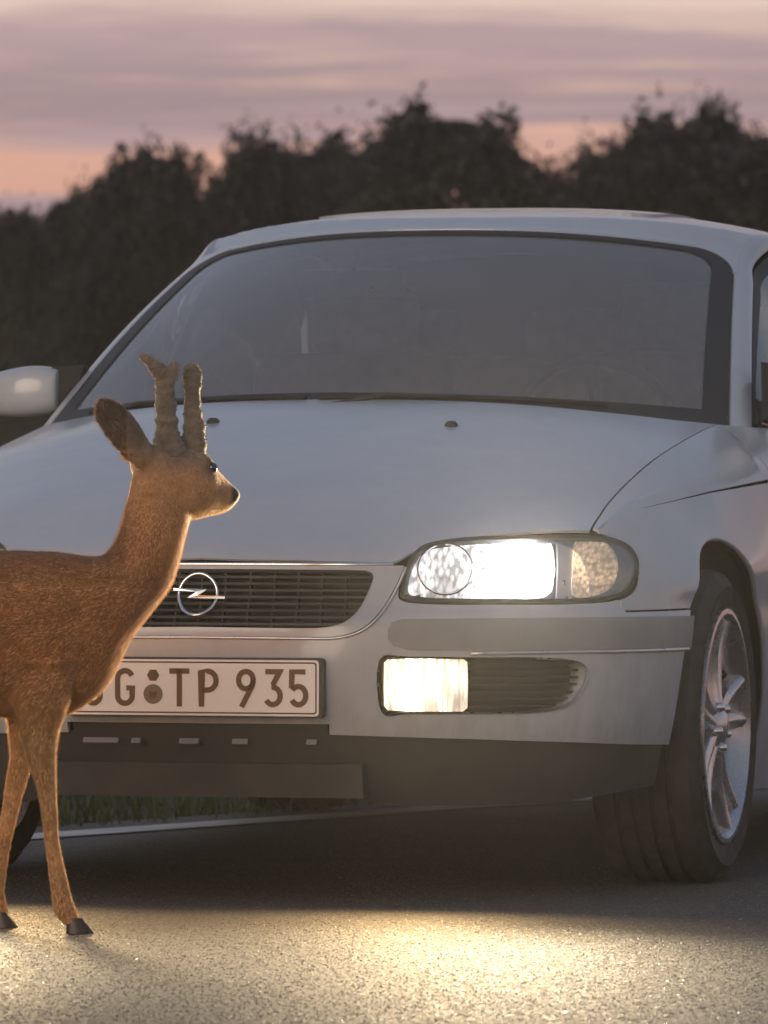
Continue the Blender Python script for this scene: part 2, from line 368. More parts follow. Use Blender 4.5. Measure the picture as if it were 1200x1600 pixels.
lm = mat('road_paint', rough=0.6); worn(lm, (0.50, 0.49, 0.46), (0.72, 0.71, 0.68), 5, 0.5, 0.7, 200, 0.4, 0.003)
road_quad('road_edge_line', -60, 60, -0.075, 0.075, 0.004, lm)

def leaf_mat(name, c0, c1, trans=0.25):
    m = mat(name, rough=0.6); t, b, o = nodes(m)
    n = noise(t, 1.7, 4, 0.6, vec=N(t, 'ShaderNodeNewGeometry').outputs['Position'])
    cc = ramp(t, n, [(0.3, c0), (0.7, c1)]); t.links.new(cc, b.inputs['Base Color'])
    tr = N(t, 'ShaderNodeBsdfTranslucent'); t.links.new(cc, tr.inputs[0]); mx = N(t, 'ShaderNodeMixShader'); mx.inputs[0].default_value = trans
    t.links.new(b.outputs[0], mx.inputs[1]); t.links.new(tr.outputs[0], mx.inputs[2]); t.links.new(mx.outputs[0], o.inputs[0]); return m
M['grass'] = leaf_mat('grass', (0.025, 0.042, 0.012), (0.055, 0.072, 0.022))
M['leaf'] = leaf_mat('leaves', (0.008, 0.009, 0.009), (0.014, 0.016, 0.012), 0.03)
M['bark'] = worn(mat('bark'), (0.04, 0.032, 0.025), (0.075, 0.062, 0.05), 4, 0.85, 1.0, 20, 0.6, 0.02)
# verge grass (nobody could count it)
def blades(n, sfun, hmin, hmax, w):
    V = np.zeros((n*3, 3)); F = np.arange(n*3).reshape(n, 3)
    pos = sfun(n); a = rng.uniform(0, 6.283, n); h = rng.uniform(hmin, hmax, n); lean = rng.normal(0, 0.35, (n, 2))
    dx = np.cos(a)*w*0.5; dy = np.sin(a)*w*0.5
    V[0::3] = np.stack([pos[:, 0]-dx, pos[:, 1]-dy, pos[:, 2]], 1); V[1::3] = np.stack([pos[:, 0]+dx, pos[:, 1]+dy, pos[:, 2]], 1)
    V[2::3] = np.stack([pos[:, 0]+lean[:, 0]*h, pos[:, 1]+lean[:, 1]*h, pos[:, 2]+h], 1)
    return V, F
def verge(n):
    s = rng.uniform(-6, 26, n); o_ = 0.2+rng.beta(1.0, 2.2, n)*9
    return np.stack([LA.x+LD.x*s+LN_.x*o_, LA.y+LD.y*s+LN_.y*o_, np.full(n, -0.035)], 1)
V, F = blades(70000, verge, 0.05, 0.16, 0.008)
tag(mesh_obj('verge_grass', V, F, M['grass']), 'dark green roadside grass beyond the white edge line', 'grass', kind='stuff')

# ------------------------------------------------------------------ the car
CAR = empty('car', (CAR_X, CAR_Y, 0), -CAR_YAW)
tag(CAR, 'white sedan with headlights and fog lamps lit, standing on the road behind the deer', 'car')
# plan outline of the body: (half width, distance back), front centre -> flank -> rear centre
PLAN = catmull([(0, 0), (0.26, 0.015), (0.45, 0.06), (0.6, 0.13), (0.7, 0.2), (0.78, 0.29), (0.84, 0.42), (0.872, 0.56), (0.890, 0.75), (0.895, 0.95), (0.898, 1.5), (0.898, 2.3), (0.892, 3.3), (0.868, 4.05), (0.81, 4.45), (0.70, 4.64), (0.40, 4.75), (0, 4.787)], 24)
PLAN = np.array(PLAN); _d = np.r_[0, np.cumsum(np.linalg.norm(np.diff(PLAN, axis=0), axis=1))]; PLEN = float(_d[-1])
def plan(p):
    s = 1 if p >= 0 else -1; p = abs(p)
    u = float(np.interp(p, _d, PLAN[:, 0])); v = float(np.interp(p, _d, PLAN[:, 1]))
    e = 0.02; ua, ub = np.interp([p-e, p+e], _d, PLAN[:, 0]); va, vb = np.interp([p-e, p+e], _d, PLAN[:, 1])
    if p < e: ua = -np.interp(e-p, _d, PLAN[:, 0]); va = np.interp(e-p, _d, PLAN[:, 1])
    if p > PLEN-e: ub = -np.interp(2*PLEN-p-e, _d, PLAN[:, 0]); vb = np.interp(2*PLEN-p-e, _d, PLAN[:, 1])
    tu, tv = ub-ua, vb-va; l = math.hypot(tu, tv)
    return s*u, v, s*(-tv/l), tu/l          # position and inward normal
def p_of_v(v): return float(np.interp(v, PLAN[:, 1], _d))
OZ = np.array([(0.12, 0.12), (0.19, 0.075), (0.25, 0.045), (0.31, 0.024), (0.36, 0.010), (0.42, 0.002), (0.48, 0.0), (0.54, 0.003), (0.565, 0.011), (0.585, 0.026), (0.61, 0.034), (0.66, 0.045), (0.70, 0.060), (0.73, 0.080), (0.78, 0.12)])
OZs = np.array(catmull(OZ, 8))
def fascia(p, z, extra=0.0):
    u, v, nu, nv = plan(p)
    o_ = float(np.interp(z, OZs[:, 0], OZs[:, 1]))*(1-0.72*smoothstep(0.38, 0.7, v)) + extra
    return (u+nu*o_, v+nv*o_, z)
def fascia_at(extra): return lambda p, z: fascia(p, z, extra)
# bonnet height field
ZC = np.array(catmull([(0.0, 0.625), (0.05, 0.672), (0.085, 0.700), (0.16, 0.737), (0.35, 0.81), (0.6, 0.885), (0.85, 0.945), (1.13, 1.0), (1.45, 1.05)], 8))
UE = np.array(catmull([(0.2, 0.735), (0.311, 0.727), (0.42, 0.716), (0.55, 0.711), (0.75, 0.718), (1.0, 0.732), (1.42, 0.748), (1.58, 0.79)], 8))
ZE = np.array(catmull([(0.0, 0.60), (0.1, 0.66), (0.2, 0.698), (0.311, 0.727), (0.45, 0.757), (0.55, 0.784), (0.75, 0.836), (1.0, 0.889), (1.42, 0.946), (1.58, 0.957)], 8))
def hood_uz(u, v):
    v0 = v; v = v-float(np.interp(abs(u), [0, 0.2, 0.3, 0.385, 0.44, 0.52], [0, 0.006, 0.017, 0.034, 0.020, 0.0]))*(1-smoothstep(0.12, 0.40, v))
    zc = float(np.interp(v, ZC[:, 0], ZC[:, 1])); v = v0; ze = float(np.interp(v, ZE[:, 0], ZE[:, 1])); ue = float(np.interp(v, UE[:, 0], UE[:, 1]))
    return zc-(zc-ze)*(abs(u)/ue)**2.5
def hood_map(u, v): return (u, v, hood_uz(u, v))
def edgeE(v):
    if v <= 1.44: return np.array((float(np.interp(v, UE[:, 0], UE[:, 1]))+0.0045, v, float(np.interp(v, ZE[:, 0], ZE[:, 1]))))
    k = (v-1.40)
    return np.array((float(np.interp(v, [1.44, 1.60, 2.0, 3.0, 3.8, 4.4, 4.8], [0.755, 0.815, 0.832, 0.832, 0.80, 0.72, 0.6])), v, float(np.interp(v, [1.44, 1.60, 2.3, 3.2, 4.2, 4.8], [0.947, 0.940, 0.950, 0.965, 0.965, 0.95]))))
def creaseS(v):
    return np.array((float(np.interp(v, [0.2, 0.40, 0.55, 1.0, 1.4, 2.2, 3.4, 4.1, 4.5, 4.8], [0.742, 0.742, 0.760, 0.826, 0.868, 0.876, 0.870, 0.845, 0.77, 0.65])), v, float(np.interp(v, [0.2, 0.40, 0.55, 1.0, 1.4, 2.2, 3.4, 4.8], [0.705, 0.738, 0.768, 0.804, 0.826, 0.835, 0.845, 0.845]))))
def side(p, w):
    u, v, nu, nv = plan(p)
    kk = smoothstep(0.6, 1.15, v); lo = [(0.17, 0.06-0.01*kk), (0.33, 0.02-0.006*kk), (0.48, 0.004-0.002*kk)]
    P = [np.array((u+nu*o_, v+nv*o_, z)) for z, o_ in lo]
    P.append(np.array(fascia(p, 0.575))); P.append(np.array(fascia(p, 0.64))*(1-kk)+np.array((u-0.004, v, 0.66))*kk)
    S = creaseS(v); E = edgeE(v); P += [S, (S+E)*0.5+np.array((0.05, 0, 0.035))*float(np.linalg.norm(S-E)), E]
    n = len(P)-1; x = min(max(w, 0), 1)*n; i = min(int(x), n-1); t_ = x-i
    p1, p2 = P[i], P[i+1]; p0 = P[i-1] if i else 2*p1-p2; p3 = P[i+2] if i+2 <= n else 2*p2-p1
    q = 0.5*((2*p1)+(p2-p0)*t_+(2*p0-5*p1+4*p2-p3)*t_*t_+(3*p1-p0-3*p2+p3)*t_**3)
    return (float(q[0]), float(q[1]), float(q[2]))
def w_of_z(p, z):
    lo, hi = 0.0, 1.0
    for _ in range(26):
        m_ = 0.5*(lo+hi)
        if side(p, m_)[2] < z: lo = m_
        else: hi = m_
    return 0.5*(lo+hi)
def side_vz(v, z, guess=None):
    return solve2(lambda a, b: side(a, b)[1:], (v, z), guess or (p_of_v(v), w_of_z(p_of_v(v), z)))

# --- headlight outline, measured on the nose surface
hl_px = [(626, 928), (632, 893), (641, 872), (660, 852), (695, 843), (745, 838), (800, 836.5), (850, 836), (905, 836), (950, 838), (980, 849), (996, 868), (999, 888), (992, 912), (975, 929), (945, 937), (900, 940), (850, 941), (780, 941), (700, 941), (650, 939), (632, 936)]
hl = trace(fascia, hl_px, (0.42, 0.62))
hl_s = [tuple(p) for p in catmull(hl, 5, True)]
def offset_loop(loop, d):
    out = []; n = len(loop)
    area = sum(loop[i][0]*loop[(i+1) % n][1]-loop[(i+1) % n][0]*loop[i][1] for i in range(n)); s = 1 if area > 0 else -1
    for i in range(n):
        a, c = loop[i-1], loop[(i+1) % n]; tx, ty = c[0]-a[0], c[1]-a[1]; l = math.hypot(tx, ty) or 1
        out.append((loop[i][0]+s*ty/l*d, loop[i][1]-s*tx/l*d))
    return out
hl_out = offset_loop(hl_s, 0.005)
# --- bonnet
top_i = [i for i, (px, py) in enumerate(hl_px) if py < 875 and px <= 925]
hl_top3 = [fascia(*hl[i]) for i in top_i]
front = [(0.0, 0.052), (0.10, 0.052), (0.20, 0.056), (0.30, 0.066), (0.385, 0.083)] + [(q[0], q[1]) for q in hl_top3 if q[0] < 0.70]
cornr = (float(np.interp(0.325, UE[:, 0], UE[:, 1])), 0.325)
front = [(a, b_+0.004) for a, b_ in front] + [cornr]
fr_s = [tuple(p) for p in catmull(front, 4)]
side_e = [(float(np.interp(v, UE[:, 0], UE[:, 1])), v) for v in np.linspace(0.36, 1.425, 24)]
rear = [tuple(p) for p in catmull([(0.750, 1.435), (0.66, 1.325), (0.52, 1.220), (0.35, 1.160), (0.18, 1.135), (0, 1.13)], 6)]
right = fr_s+side_e+rear
hood_outline = right+[(-a, b_) for a, b_ in reversed(right)]
hood = sheet('bonnet', hood_outline, [], hood_map, M['paint'], CAR, (0.03, 0.02), 0.005)
# --- wings (front fenders) with wheel arch
AC, AZ, AR = 0.90, 0.325, 0.385
ZB = 0.572
pa = p_of_v(0.30)
wing = []
arch_start = math.acos(-(math.sqrt(AR**2-(ZB-AZ)**2))/AR)
g = None
arch_pts = []
for k in range(30):
    q = arch_start-(arch_start-math.radians(-18))*k/29
    g = side_vz(AC+AR*math.cos(q), AZ+AR*math.sin(q), g); arch_pts.append(g)
hl_right = [hl_out[i] for i in range(len(hl_out))]
# part of the lamp outline that borders the wing, from the bonnet corner round to the underside
k0 = max(range(len(hl_out)), key=lambda i: hl_out[i][0])
pc = solve2(lambda a, b: (fascia(a, b)[0], fascia(a, b)[2]), (fascia(*hl[8])[0], fascia(*hl[8])[2]), hl[8])[0]
border = []
n_h = len(hl_out)
idx = sorted(range(n_h), key=lambda i: i)
for i in idx:
    p, z = hl_out[i]
    border.append((i, p, z))
i_top = min((i for i in range(n_h) if hl_out[i][1] > 0.69), key=lambda i: abs(hl_out[i][0]-p_of_v(0.335)))
i_bot = min((i for i in range(n_h) if hl_out[i][1] < 0.62), key=lambda i: abs(hl_out[i][0]-p_of_v(0.335)))
loop = []
i = i_top
while True:
    p, z = hl_out[i]; loop.append((p, min(0.998, w_of_z(p, z))))
    if i == i_bot: break
    i = (i+1) % n_h
wing = loop                                                   # lamp border, top -> bottom
wing += [(loop[-1][0], w_of_z(loop[-1][0], ZB))]
p_as = arch_pts[0][0]
wing += [(p, w_of_z(p, ZB)) for p in np.linspace(loop[-1][0]+0.02, p_as-0.01, 8)]
wing += arch_pts
pe = p_of_v(1.455)
wing += [(p_of_v(1.30), w_of_z(p_of_v(1.30), 0.20)), (pe, w_of_z(pe, 0.20)), (pe, 0.5), (pe, 0.75), (pe, 1.0)]
wing += [(p, 1.0) for p in np.linspace(pe-0.02, loop[0][0]+0.01, 40)]
slit_p = np.linspace(p_of_v(0.62), pe-0.006, 16)          # open slit, widening rearward; its dark gap stands in for the crease's shade
slit = [(p, 5/7+0.0004+0.0042*k/15) for k, p in enumerate(slit_p)]+[(p, 5/7-0.0004-0.0042*k/15) for k, p in reversed(list(enumerate(slit_p)))]
for s_, fm in ((1, side), (-1, mir(side))):
    sheet('wing', wing, [slit], fm, M['paint'], CAR, (0.025, 0.025), 0.005)
# --- bumper cover
gr_out_px = [(634, 886), (622, 915), (603, 948), (583, 972), (560, 988), (525, 998), (470, 999), (380, 998), (305, 997)]
gr_out = trace(fascia, gr_out_px, (0.38, 0.62)); gr_out[-1] = (0.0, gr_out[-1][1])
bb = trace(fascia, [(515, 1148), (640, 1152), (740, 1155), (830, 1158), (900, 1160), (980, 1163)], (0.27, 0.33))
arch_f = []
for k in range(10):
    z = ZB-0.004-(ZB-0.30)*k/9.0*0.99
    vv = AC-math.sqrt(AR**2-(z-AZ)**2); arch_f.append((p_of_v(vv), z))
low_right = [hl_out[i] for i in range(n_h)]
left_i = min(range(n_h), key=lambda i: hl_out[i][0]+hl_out[i][1]*0.0)
tl = min((i for i in range(n_h) if hl_out[i][1] > 0.655 and hl_out[i][0] < 0.45), key=lambda i: hl_out[i][0]+0.2*abs(hl_out[i][1]-0.672))
lamp_low = []; i = tl
while True:                                                    # from the lamp's inner top, anticlockwise down and along its underside
    lamp_low.append(hl_out[i])
    if i == i_bot: break
    i = (i-1) % n_h
bump_r = [tuple(p) for p in catmull([gr_out[-1]]+gr_out[-2::-1], 5)] + lamp_low + [(hl_out[i_bot][0]+0.004, ZB-0.004)] + arch_f + [(p, z) for p, z in reversed(bb)]
zrec = 0.352
fogr = trace(fascia, [(593, 1030), (640, 1026), (735, 1027), (830, 1027), (885, 1030), (910, 1037), (918, 1052), (912, 1075), (895, 1097), (868, 1110), (820, 1115), (735, 1116), (640, 1116), (596, 1113)], (0.36, 0.48))
fog_s = [tuple(p) for p in catmull(fogr, 4, True)]
zp0 = bb[0][1]
bo = bump_r+[(bb[0][0], zrec), (0.0, zrec)]
bo_full = bo[:-1]+[(-a, z) for a, z in reversed(bo[1:-1])]
bumper = sheet('bumper', bo_full, [fog_s, [(-a, z) for a, z in fog_s]], fascia, M['paint'], CAR, (0.025, 0.018), 0.010)
# rub strip: a proud moulding with a thin bright bead below
st_px = [(606, 985), (612, 972), (628, 967), (740, 966), (850, 965), (950, 964), (1040, 962.5), (1083, 962), (1078, 1011), (1040, 1013), (950, 1014.5), (850, 1016), (740, 1017), (640, 1016), (616, 1010), (606, 998)]
st = trace(fascia, st_px, (0.385, 0.53))
for fm in (fascia_at(-0.003), mir(fascia_at(-0.003))):
    sp = sheet('rub_strip', [tuple(p) for p in st], [], fm, M['trim'], CAR, (0.03, 0.02), 0.014)
    bd = trace(fascia, [(735, 1021), (850, 1019.5), (950, 1018), (1040, 1015.5), (1074, 1014)], (0.54, 0.49))
    m_ = MB(); m_.tube([fm(p, z) for p, z in catmull(bd, 6)], 0.0035, 8); m_.build('bead', M['satin'], sp, True)
# fog lamp niches: dark recess, grille insert, lit lamp
for sgn in (1, -1):
    fm = (lambda e: (fascia_at(e) if sgn > 0 else mir(fascia_at(e))))
    niche = sheet('fog_lamp_niche', offset_loop(fog_s, 0.006), [], fm(0.055), M['dark_plastic'], CAR, (0.03, 0.02), 0.006)
    rim = MB(); ring = [[fm(e)(a, z) for a, z in fog_s] for e in (-0.003, 0.0, 0.055)]
    inn = [[fm(e)(a, z) for a, z in offset_loop(fog_s, -0.004)] for e in (0.055, 0.002)]
    rim.rings(ring+inn, False); rim.build('niche_edge', M['paint'], niche, auto=40)
    slat_z = np.linspace(0.385, 0.470, 7)
    for z in slat_z:
        pr = [p for p, zz in fog_s if abs(zz-z) < 0.012]; p1 = max(pr)-0.008
        q = MB(); q.rings([[fm(0.022)(p, z+0.0022), fm(0.022)(p, z-0.0022), fm(0.045)(p, z-0.0022), fm(0.045)(p, z+0.0022)] for p in np.linspace(0.555, p1, 8)]); q.build('slat', M['dark_plastic'], niche)
    fl = trace(fascia, [(600, 1036), (606, 1031), (640, 1029), (725, 1030), (732, 1035), (733, 1070), (732, 1106), (725, 1112), (640, 1112), (606, 1110), (600, 1103)], (0.37, 0.48))
    lamp = empty('fog_lamp', (0, 0, 0), 0, CAR)
    sheet('lamp_housing', offset_loop(fl, 0.004), [], fm(0.020), M['dark_plastic'], lamp, (0.03, 0.02), 0.03)
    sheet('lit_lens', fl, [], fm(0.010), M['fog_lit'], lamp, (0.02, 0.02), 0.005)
    ld = bpy.data.lights.new('fog_lamp_light', 'SPOT'); lo = bpy.data.objects.new('fog_lamp_light', ld); COL.objects.link(lo); lo.parent = lamp
    ld.energy = 60; ld.color = (1.0, 0.66, 0.30); ld.spot_size = math.radians(150); ld.spot_blend = 1.0; ld.shadow_soft_size = 0.06
    c_ = fm(-0.03)(0.46, 0.43); lo.location = c_; lo.rotation_euler = (math.radians(-90-2), 0, 0)
# --- headlights
def lamp_region(px): return trace(fascia, px, (0.6, 0.65))
core_px = [(822+40*math.cos(q), 889+38*math.sin(q)) for q in np.linspace(0, 2*math.pi, 28, endpoint=False)]
core = lamp_region(core_px)
fac_px = [(640, 925), (644, 893), (668, 860), (710, 849), (760, 845), (800, 843), (862, 843), (874, 870), (874, 905), (862, 932), (800, 935), (700, 934), (655, 932)]
fac = [tuple(p) for p in catmull(lamp_region(fac_px), 3, True)]
ind_px = [(906, 846), (935, 845), (958, 850), (970, 864), (975, 885), (971, 905), (960, 922), (938, 930), (904, 931), (902, 890)]
ind = [tuple(p) for p in catmull(lamp_region(ind_px), 3, True)]
gap_px = [(876, 843), (903, 842), (900, 890), (902, 934), (877, 935)]
gap_l = lamp_region(gap_px)
for sgn in (1, -1):
    fm = (lambda e: (fascia_at(e) if sgn > 0 else mir(fascia_at(e))))
    H = empty('headlight', (0, 0, 0), 0, CAR)
    sheet('housing', offset_loop(hl_s, -0.002), [], fm(0.03), M['trim'], H, (0.04, 0.03), 0.01)
    sheet('seal', hl_s, [offset_loop(hl_s, -0.0065)], fm(0.001), M['dark_plastic'], H, (0.04, 0.03), 0.03)
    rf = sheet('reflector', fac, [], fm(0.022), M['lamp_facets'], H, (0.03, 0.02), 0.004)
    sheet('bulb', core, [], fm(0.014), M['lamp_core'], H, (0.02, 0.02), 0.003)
    for (x0, x1) in ((652, 742),):                             # main-beam bowl, unlit
        cx_ = (x0+x1)/2; rr = (x1-x0)/2
        a1 = lamp_region([(cx_+rr*math.cos(q), 889+rr*0.93*math.sin(q)) for q in np.linspace(0, 2*math.pi, 32, endpoint=False)])
        q_ = MB(); q_.rings([[fm(e)(a, z) for a, z in offset_loop(a1, o_)] for e, o_ in ((0.008, 0), (0.006, -0.003), (0.012, -0.006), (0.020, -0.006))], False); q_.build('bowl_rim', M['chrome'], H, auto=40)
    sheet('divider', gap_l, [], fm(0.018), M['satin'], H, (0.03, 0.02), 0.006)
    sheet('indicator_lens', ind, [], fm(0.014), M['indicator'], H, (0.02, 0.02), 0.006)
    sheet('lens', offset_loop(hl_s, -0.005), [], fm(0.002), M['lens'], H, (0.03, 0.02), 0.003)
    ld = bpy.data.lights.new('headlight_beam', 'SPOT'); lo = bpy.data.objects.new('headlight_beam', ld); COL.objects.link(lo); lo.parent = H
    ld.energy = 345; ld.color = (1.0, 0.79, 0.50); ld.spot_size = math.radians(104); ld.spot_blend = 1.0; ld.shadow_soft_size = 0.10
    c_ = fm(-0.03)(0.66, 0.655); lo.location = c_; lo.rotation_euler = (math.radians(-90-6), 0, 0)
# --- grille
G = empty('grille', (0, 0, 0), 0, CAR)
go_r = [(634, 886), (622, 915), (603, 948), (583, 972), (560, 988), (525, 997), (470, 997.5), (380, 996.5), (305, 995.5)]
gi_r = [(305, 889), (380, 889), (470, 890), (560, 891), (576, 893), (583, 899), (579, 915), (565, 945), (548, 965), (527, 976), (490, 981), (400, 980.5), (305, 979)]
go = trace(fascia, go_r, (0.38, 0.62)); gi = trace(fascia, gi_r, (0.02, 0.65))
gi = [(max(a, 0.0) if k not in (0, len(gi)-1) else 0.0, z) for k, (a, z) in enumerate(gi)]; go[-1] = (0.0, go[-1][1])
go_s = [tuple(p) for p in catmull(go, 4)]; gi_s = [tuple(p) for p in catmull(gi, 4)]
ztop = go_s[0][1]+0.003
OL = [(0.0, ztop)]+[(p, ztop) for p in (0.12, 0.24, 0.34)]+[(p-0.003, z+0.003) for p, z in go_s]
OL[-1] = (0.0, OL[-1][1])
frame_loop = OL+[(-a, z) for a, z in reversed(OL[1:-1])]
hole_loop = gi_s+[(-a, z) for a, z in reversed(gi_s[1:-1])]
fr = sheet('grille_frame', frame_loop, [hole_loop], fascia_at(-0.004), M['paint'], G, (0.03, 0.02), 0.03)
lin = MB(); lin.rings([[fascia(a, z, e) for a, z in hole_loop] for e in (-0.006, -0.004, 0.03, 0.05)], False); lin.build('grille_liner', M['dark_plastic'], G, auto=50)
tp = MB(); tp.tube([fascia(p, ztop+0.002, -0.001) for p in np.linspace(-0.40, 0.40, 41)], 0.004, 8); tp.build('bright_edge', M['chrome'], G, True)
tp = MB(); tp.tube([fascia(p, z, -0.003) for p, z in go_s]+[fascia(-p, z, -0.003) for p, z in reversed(go_s[:-1])], 0.0028, 8); tp.build('bright_bead', M['satin'], G, True)
sheet('grille_backing', offset_loop(hole_loop, 0.01), [], fascia_at(0.055), M['inner'], G, (0.05, 0.03), 0.004)
zs = np.linspace(0.548, 0.640, 8)
for z in zs:
    prs = [p for p, zz in gi_s if abs(zz-z) < 0.012]; pm = max(prs)-0.003
    q = MB(); q.rings([[fascia(p, z+0.0025, 0.014), fascia(p, z-0.0025, 0.014), fascia(p, z-0.0015, 0.04), fascia(p, z+0.0035, 0.04)] for p in np.linspace(-pm, pm, 24)]); q.build('slat', M['dark_plastic'], G)
for p in np.linspace(-0.30, 0.30, 13):
    zz = [z for pp, z in gi_s if abs(pp-abs(p)) < 0.02]; z0, z1 = min(zz), max(zz)
    q = MB(); q.rings([[fascia(p-0.002, z, 0.022), fascia(p+0.002, z, 0.022), fascia(p+0.002, z, 0.042), fascia(p-0.002, z, 0.042)] for z in np.linspace(z0, z1, 5)]); q.build('rib', M['dark_plastic'], G)
# emblem: ring with a horizontal flash
E_ = empty('emblem', (0, 0, 0), 0, CAR); ec = (0.0, 0.607); 
q = MB(); R0, r0 = 0.0405, 0.0036
q.rings([[fascia(ec[0]+(R0+r0*math.cos(a))*math.cos(t_), ec[1]+(R0+r0*math.cos(a))*math.sin(t_), -0.004-r0*math.sin(a)) for a in np.linspace(0, 2*math.pi, 8, endpoint=False)] for t_ in np.linspace(0, 2*math.pi, 49)], False); q.build('ring', M['chrome'], E_, True)
bolt = [((x-912)/3/778*1.035, -(y-277)/3/790) for x, y in ((798, 250), (960, 256), (916, 284), (1042, 288), (1042, 300), (866, 296), (908, 266), (798, 262))]
q = MB(); q.prism(bolt, lambda a, b_, t_: fascia(ec[0]+a, ec[1]+b_, t_), -0.010, -0.002); q.build('flash', M['chrome'], E_)
# --- number plate
NP = empty('number_plate', (0, 0, 0), 0, CAR)
PLW, PLZ, PLH = 0.26, 0.4235, 0.055
def rrect(w, h, r, n=5):
    out = []
    for cx_, cy_, a0 in ((w-r, h-r, 0), (-w+r, h-r, 90), (-w+r, -h+r, 180), (w-r, -h+r, 270)):
        for k in range(n+1):
            a = math.radians(a0+90*k/n); out.append((cx_+r*math.cos(a), cy_+r*math.sin(a)))
    return out
PY = -0.016
q = MB(); q.prism(rrect(PLW+0.006, PLH+0.004, 0.008), lambda a, b_, t_: (a, t_, PLZ+b_), PY, 0.012); q.build('plate_holder', M['dark_plastic'], NP)
q = MB(); q.prism(rrect(PLW, PLH, 0.007), lambda a, b_, t_: (a, t_, PLZ+b_), PY-0.003, PY+0.001); pl = q.build('plate', M['plate'], NP)
q = MB(); o1 = rrect(PLW-0.004, PLH-0.004, 0.006); o2 = rrect(PLW-0.0050, PLH-0.0050, 0.005); o3 = rrect(PLW-0.0070, PLH-0.0070, 0.004)
q.rings([[(a, y, PLZ+b_) for a, b_ in L_] for L_, y in ((o1, PY-0.003), (o2, PY-0.0046), (o3, PY-0.003))], False); q.build('raised_border', M['plate_ink'], NP, auto=60)
def stroke(path, w):
    P = [np.array(p, float) for p in path]; L_, R_ = [], []
    for i, p in enumerate(P):
        t_ = P[min(i+1, len(P)-1)]-P[max(i-1, 0)]; l = np.linalg.norm(t_); n = np.array((-t_[1], t_[0]))/l
        if 0 < i < len(P)-1:
            t1 = P[i]-P[i-1]; t2 = P[i+1]-P[i]; c_ = np.dot(t1, t2)/(np.linalg.norm(t1)*np.linalg.norm(t2)); k = 1/max(0.5, math.sqrt((1+c_)/2))
        else: k = 1
        L_.append(p+n*w/2*k); R_.append(p-n*w/2*k)
    return L_, R_
def arc(cx_, cy_, rx, ry, a0, a1, n=14): return [(cx_+rx*math.cos(math.radians(a)), cy_+ry*math.sin(math.radians(a))) for a in np.linspace(a0, a1, n)]
HH, WW, SW = 0.075, 0.0405, 0.0105; ix, iy = WW/2-SW/2, HH/2-SW/2
GL = {
 'G': [arc(0, iy-ix, ix, ix, 20, 180)+arc(0, -iy+ix, ix, ix, 180, 360)+[(ix, -0.002), (0.003, -0.002)]],
 'T': [[(-WW/2, iy), (WW/2, iy)], [(0, iy+SW/2), (0, -HH/2)]],
 'P': [[(-ix, -HH/2), (-ix, iy)]+arc(ix-0.0175, iy-0.0185, 0.0175, 0.0185, 90, -90, 14)+[(-ix, iy-0.037)]],
 '9': [arc(0, iy-ix-0.002, ix, ix+0.002, -30, 330, 30), [(ix, iy-ix+0.001), (ix-0.002, iy-ix-0.013), (-0.009, -HH/2)]],
 '3': [[(-ix, iy), (ix-0.001, iy), (0.0, 0.006)], arc(0, -iy+ix+0.002, ix, ix+0.002, 100, -150, 22)],
 '5': [[(ix-0.001, iy), (-ix+0.002, iy), (-ix+0.001, 0.000)], arc(0, -iy+ix+0.003, ix, ix+0.003, 145, -150, 24)],
}
def place_char(ch, xc):
    o = None; q = MB()
    for path in GL[ch]:
        L_, R_ = stroke(path, SW)
        q.rings([[(xc+l[0], PY-0.003, PLZ+l[1]), (xc+l[0], PY-0.0046, PLZ+l[1]), (xc+r_[0], PY-0.0046, PLZ+r_[1]), (xc+r_[0], PY-0.003, PLZ+r_[1])] for l, r_ in zip(L_, R_)])
    q.build('digit' if ch.isdigit() else 'letter', M['plate_ink'], NP)
def plate_x(px): return solve2(lambda a, b_: (car_to_frame(a, PY, PLZ)[0], b_), ((px-600)/FPX, 0), (0, 0))[0]
for ch, px in (('G', 146), ('G', 196), ('T', 281), ('P', 327), ('9', 385), ('3', 427), ('5', 467)): place_char(ch, plate_x(px))
xs_ = plate_x(240)
for nm, r_, n_, dz, mm in (('seal_hexagon', 0.0125, 6, 0.0235, M['plate_ink']), ('seal_disc', 0.0195, 28, -0.0135, M['sticker'])):
    q = MB(); q.prism([(r_*math.cos(2*math.pi*k/n_), r_*math.sin(2*math.pi*k/n_)) for k in range(n_)], lambda a, b_, t_: (xs_+a, t_, PLZ+dz+b_), PY-0.0045, PY-0.003); so = q.build(nm, mm, NP)
q = MB(); q.prism([(-0.006, -0.008), (0.006, -0.008), (0.008, 0.006), (0, 0.003), (-0.008, 0.006)], lambda a, b_, t_: (xs_+a, t_, PLZ-0.0135+b_), PY-0.0052, PY-0.0045); q.build('seal_crest', M['plate_ink'], NP)
# --- lower skirt and what hangs below
z_b = bb[0][1]
sk_top = [(p, z+0.004) for p, z in bb]
arch_l = []
for k in range(8):
    z = 0.304-(0.304-0.215)*k/7; arch_l.append((p_of_v(AC-math.sqrt(AR**2-(z-AZ)**2)), z))
skirt_b = [(0.80, 0.192), (0.60, 0.188), (0.42, 0.187), (0.30, 0.205), (0.27, 0.245), (0.26, 0.262)]
sk = [(0.0, 0.262), (0.0, zrec+0.003), (bb[0][0]-0.006, zrec+0.003), (bb[0][0]-0.004, sk_top[0][1])]+sk_top[1:]+arch_l+skirt_b
sk = sk+[(-a, z) for a, z in reversed(sk[2:])]+[]
sk = [(0.0, zrec+0.003)]+[(a, z) for a, z in sk[2:2+len(sk_top)+1+len(arch_l)+len(skirt_b)]]
sk_l = [(-a, z) for a, z in reversed(sk[1:])]
sheet('lower_skirt', sk+[(0.0, 0.262)]+sk_l, [], fascia_at(0.016), M['skirt'], CAR, (0.035, 0.025), 0.012)
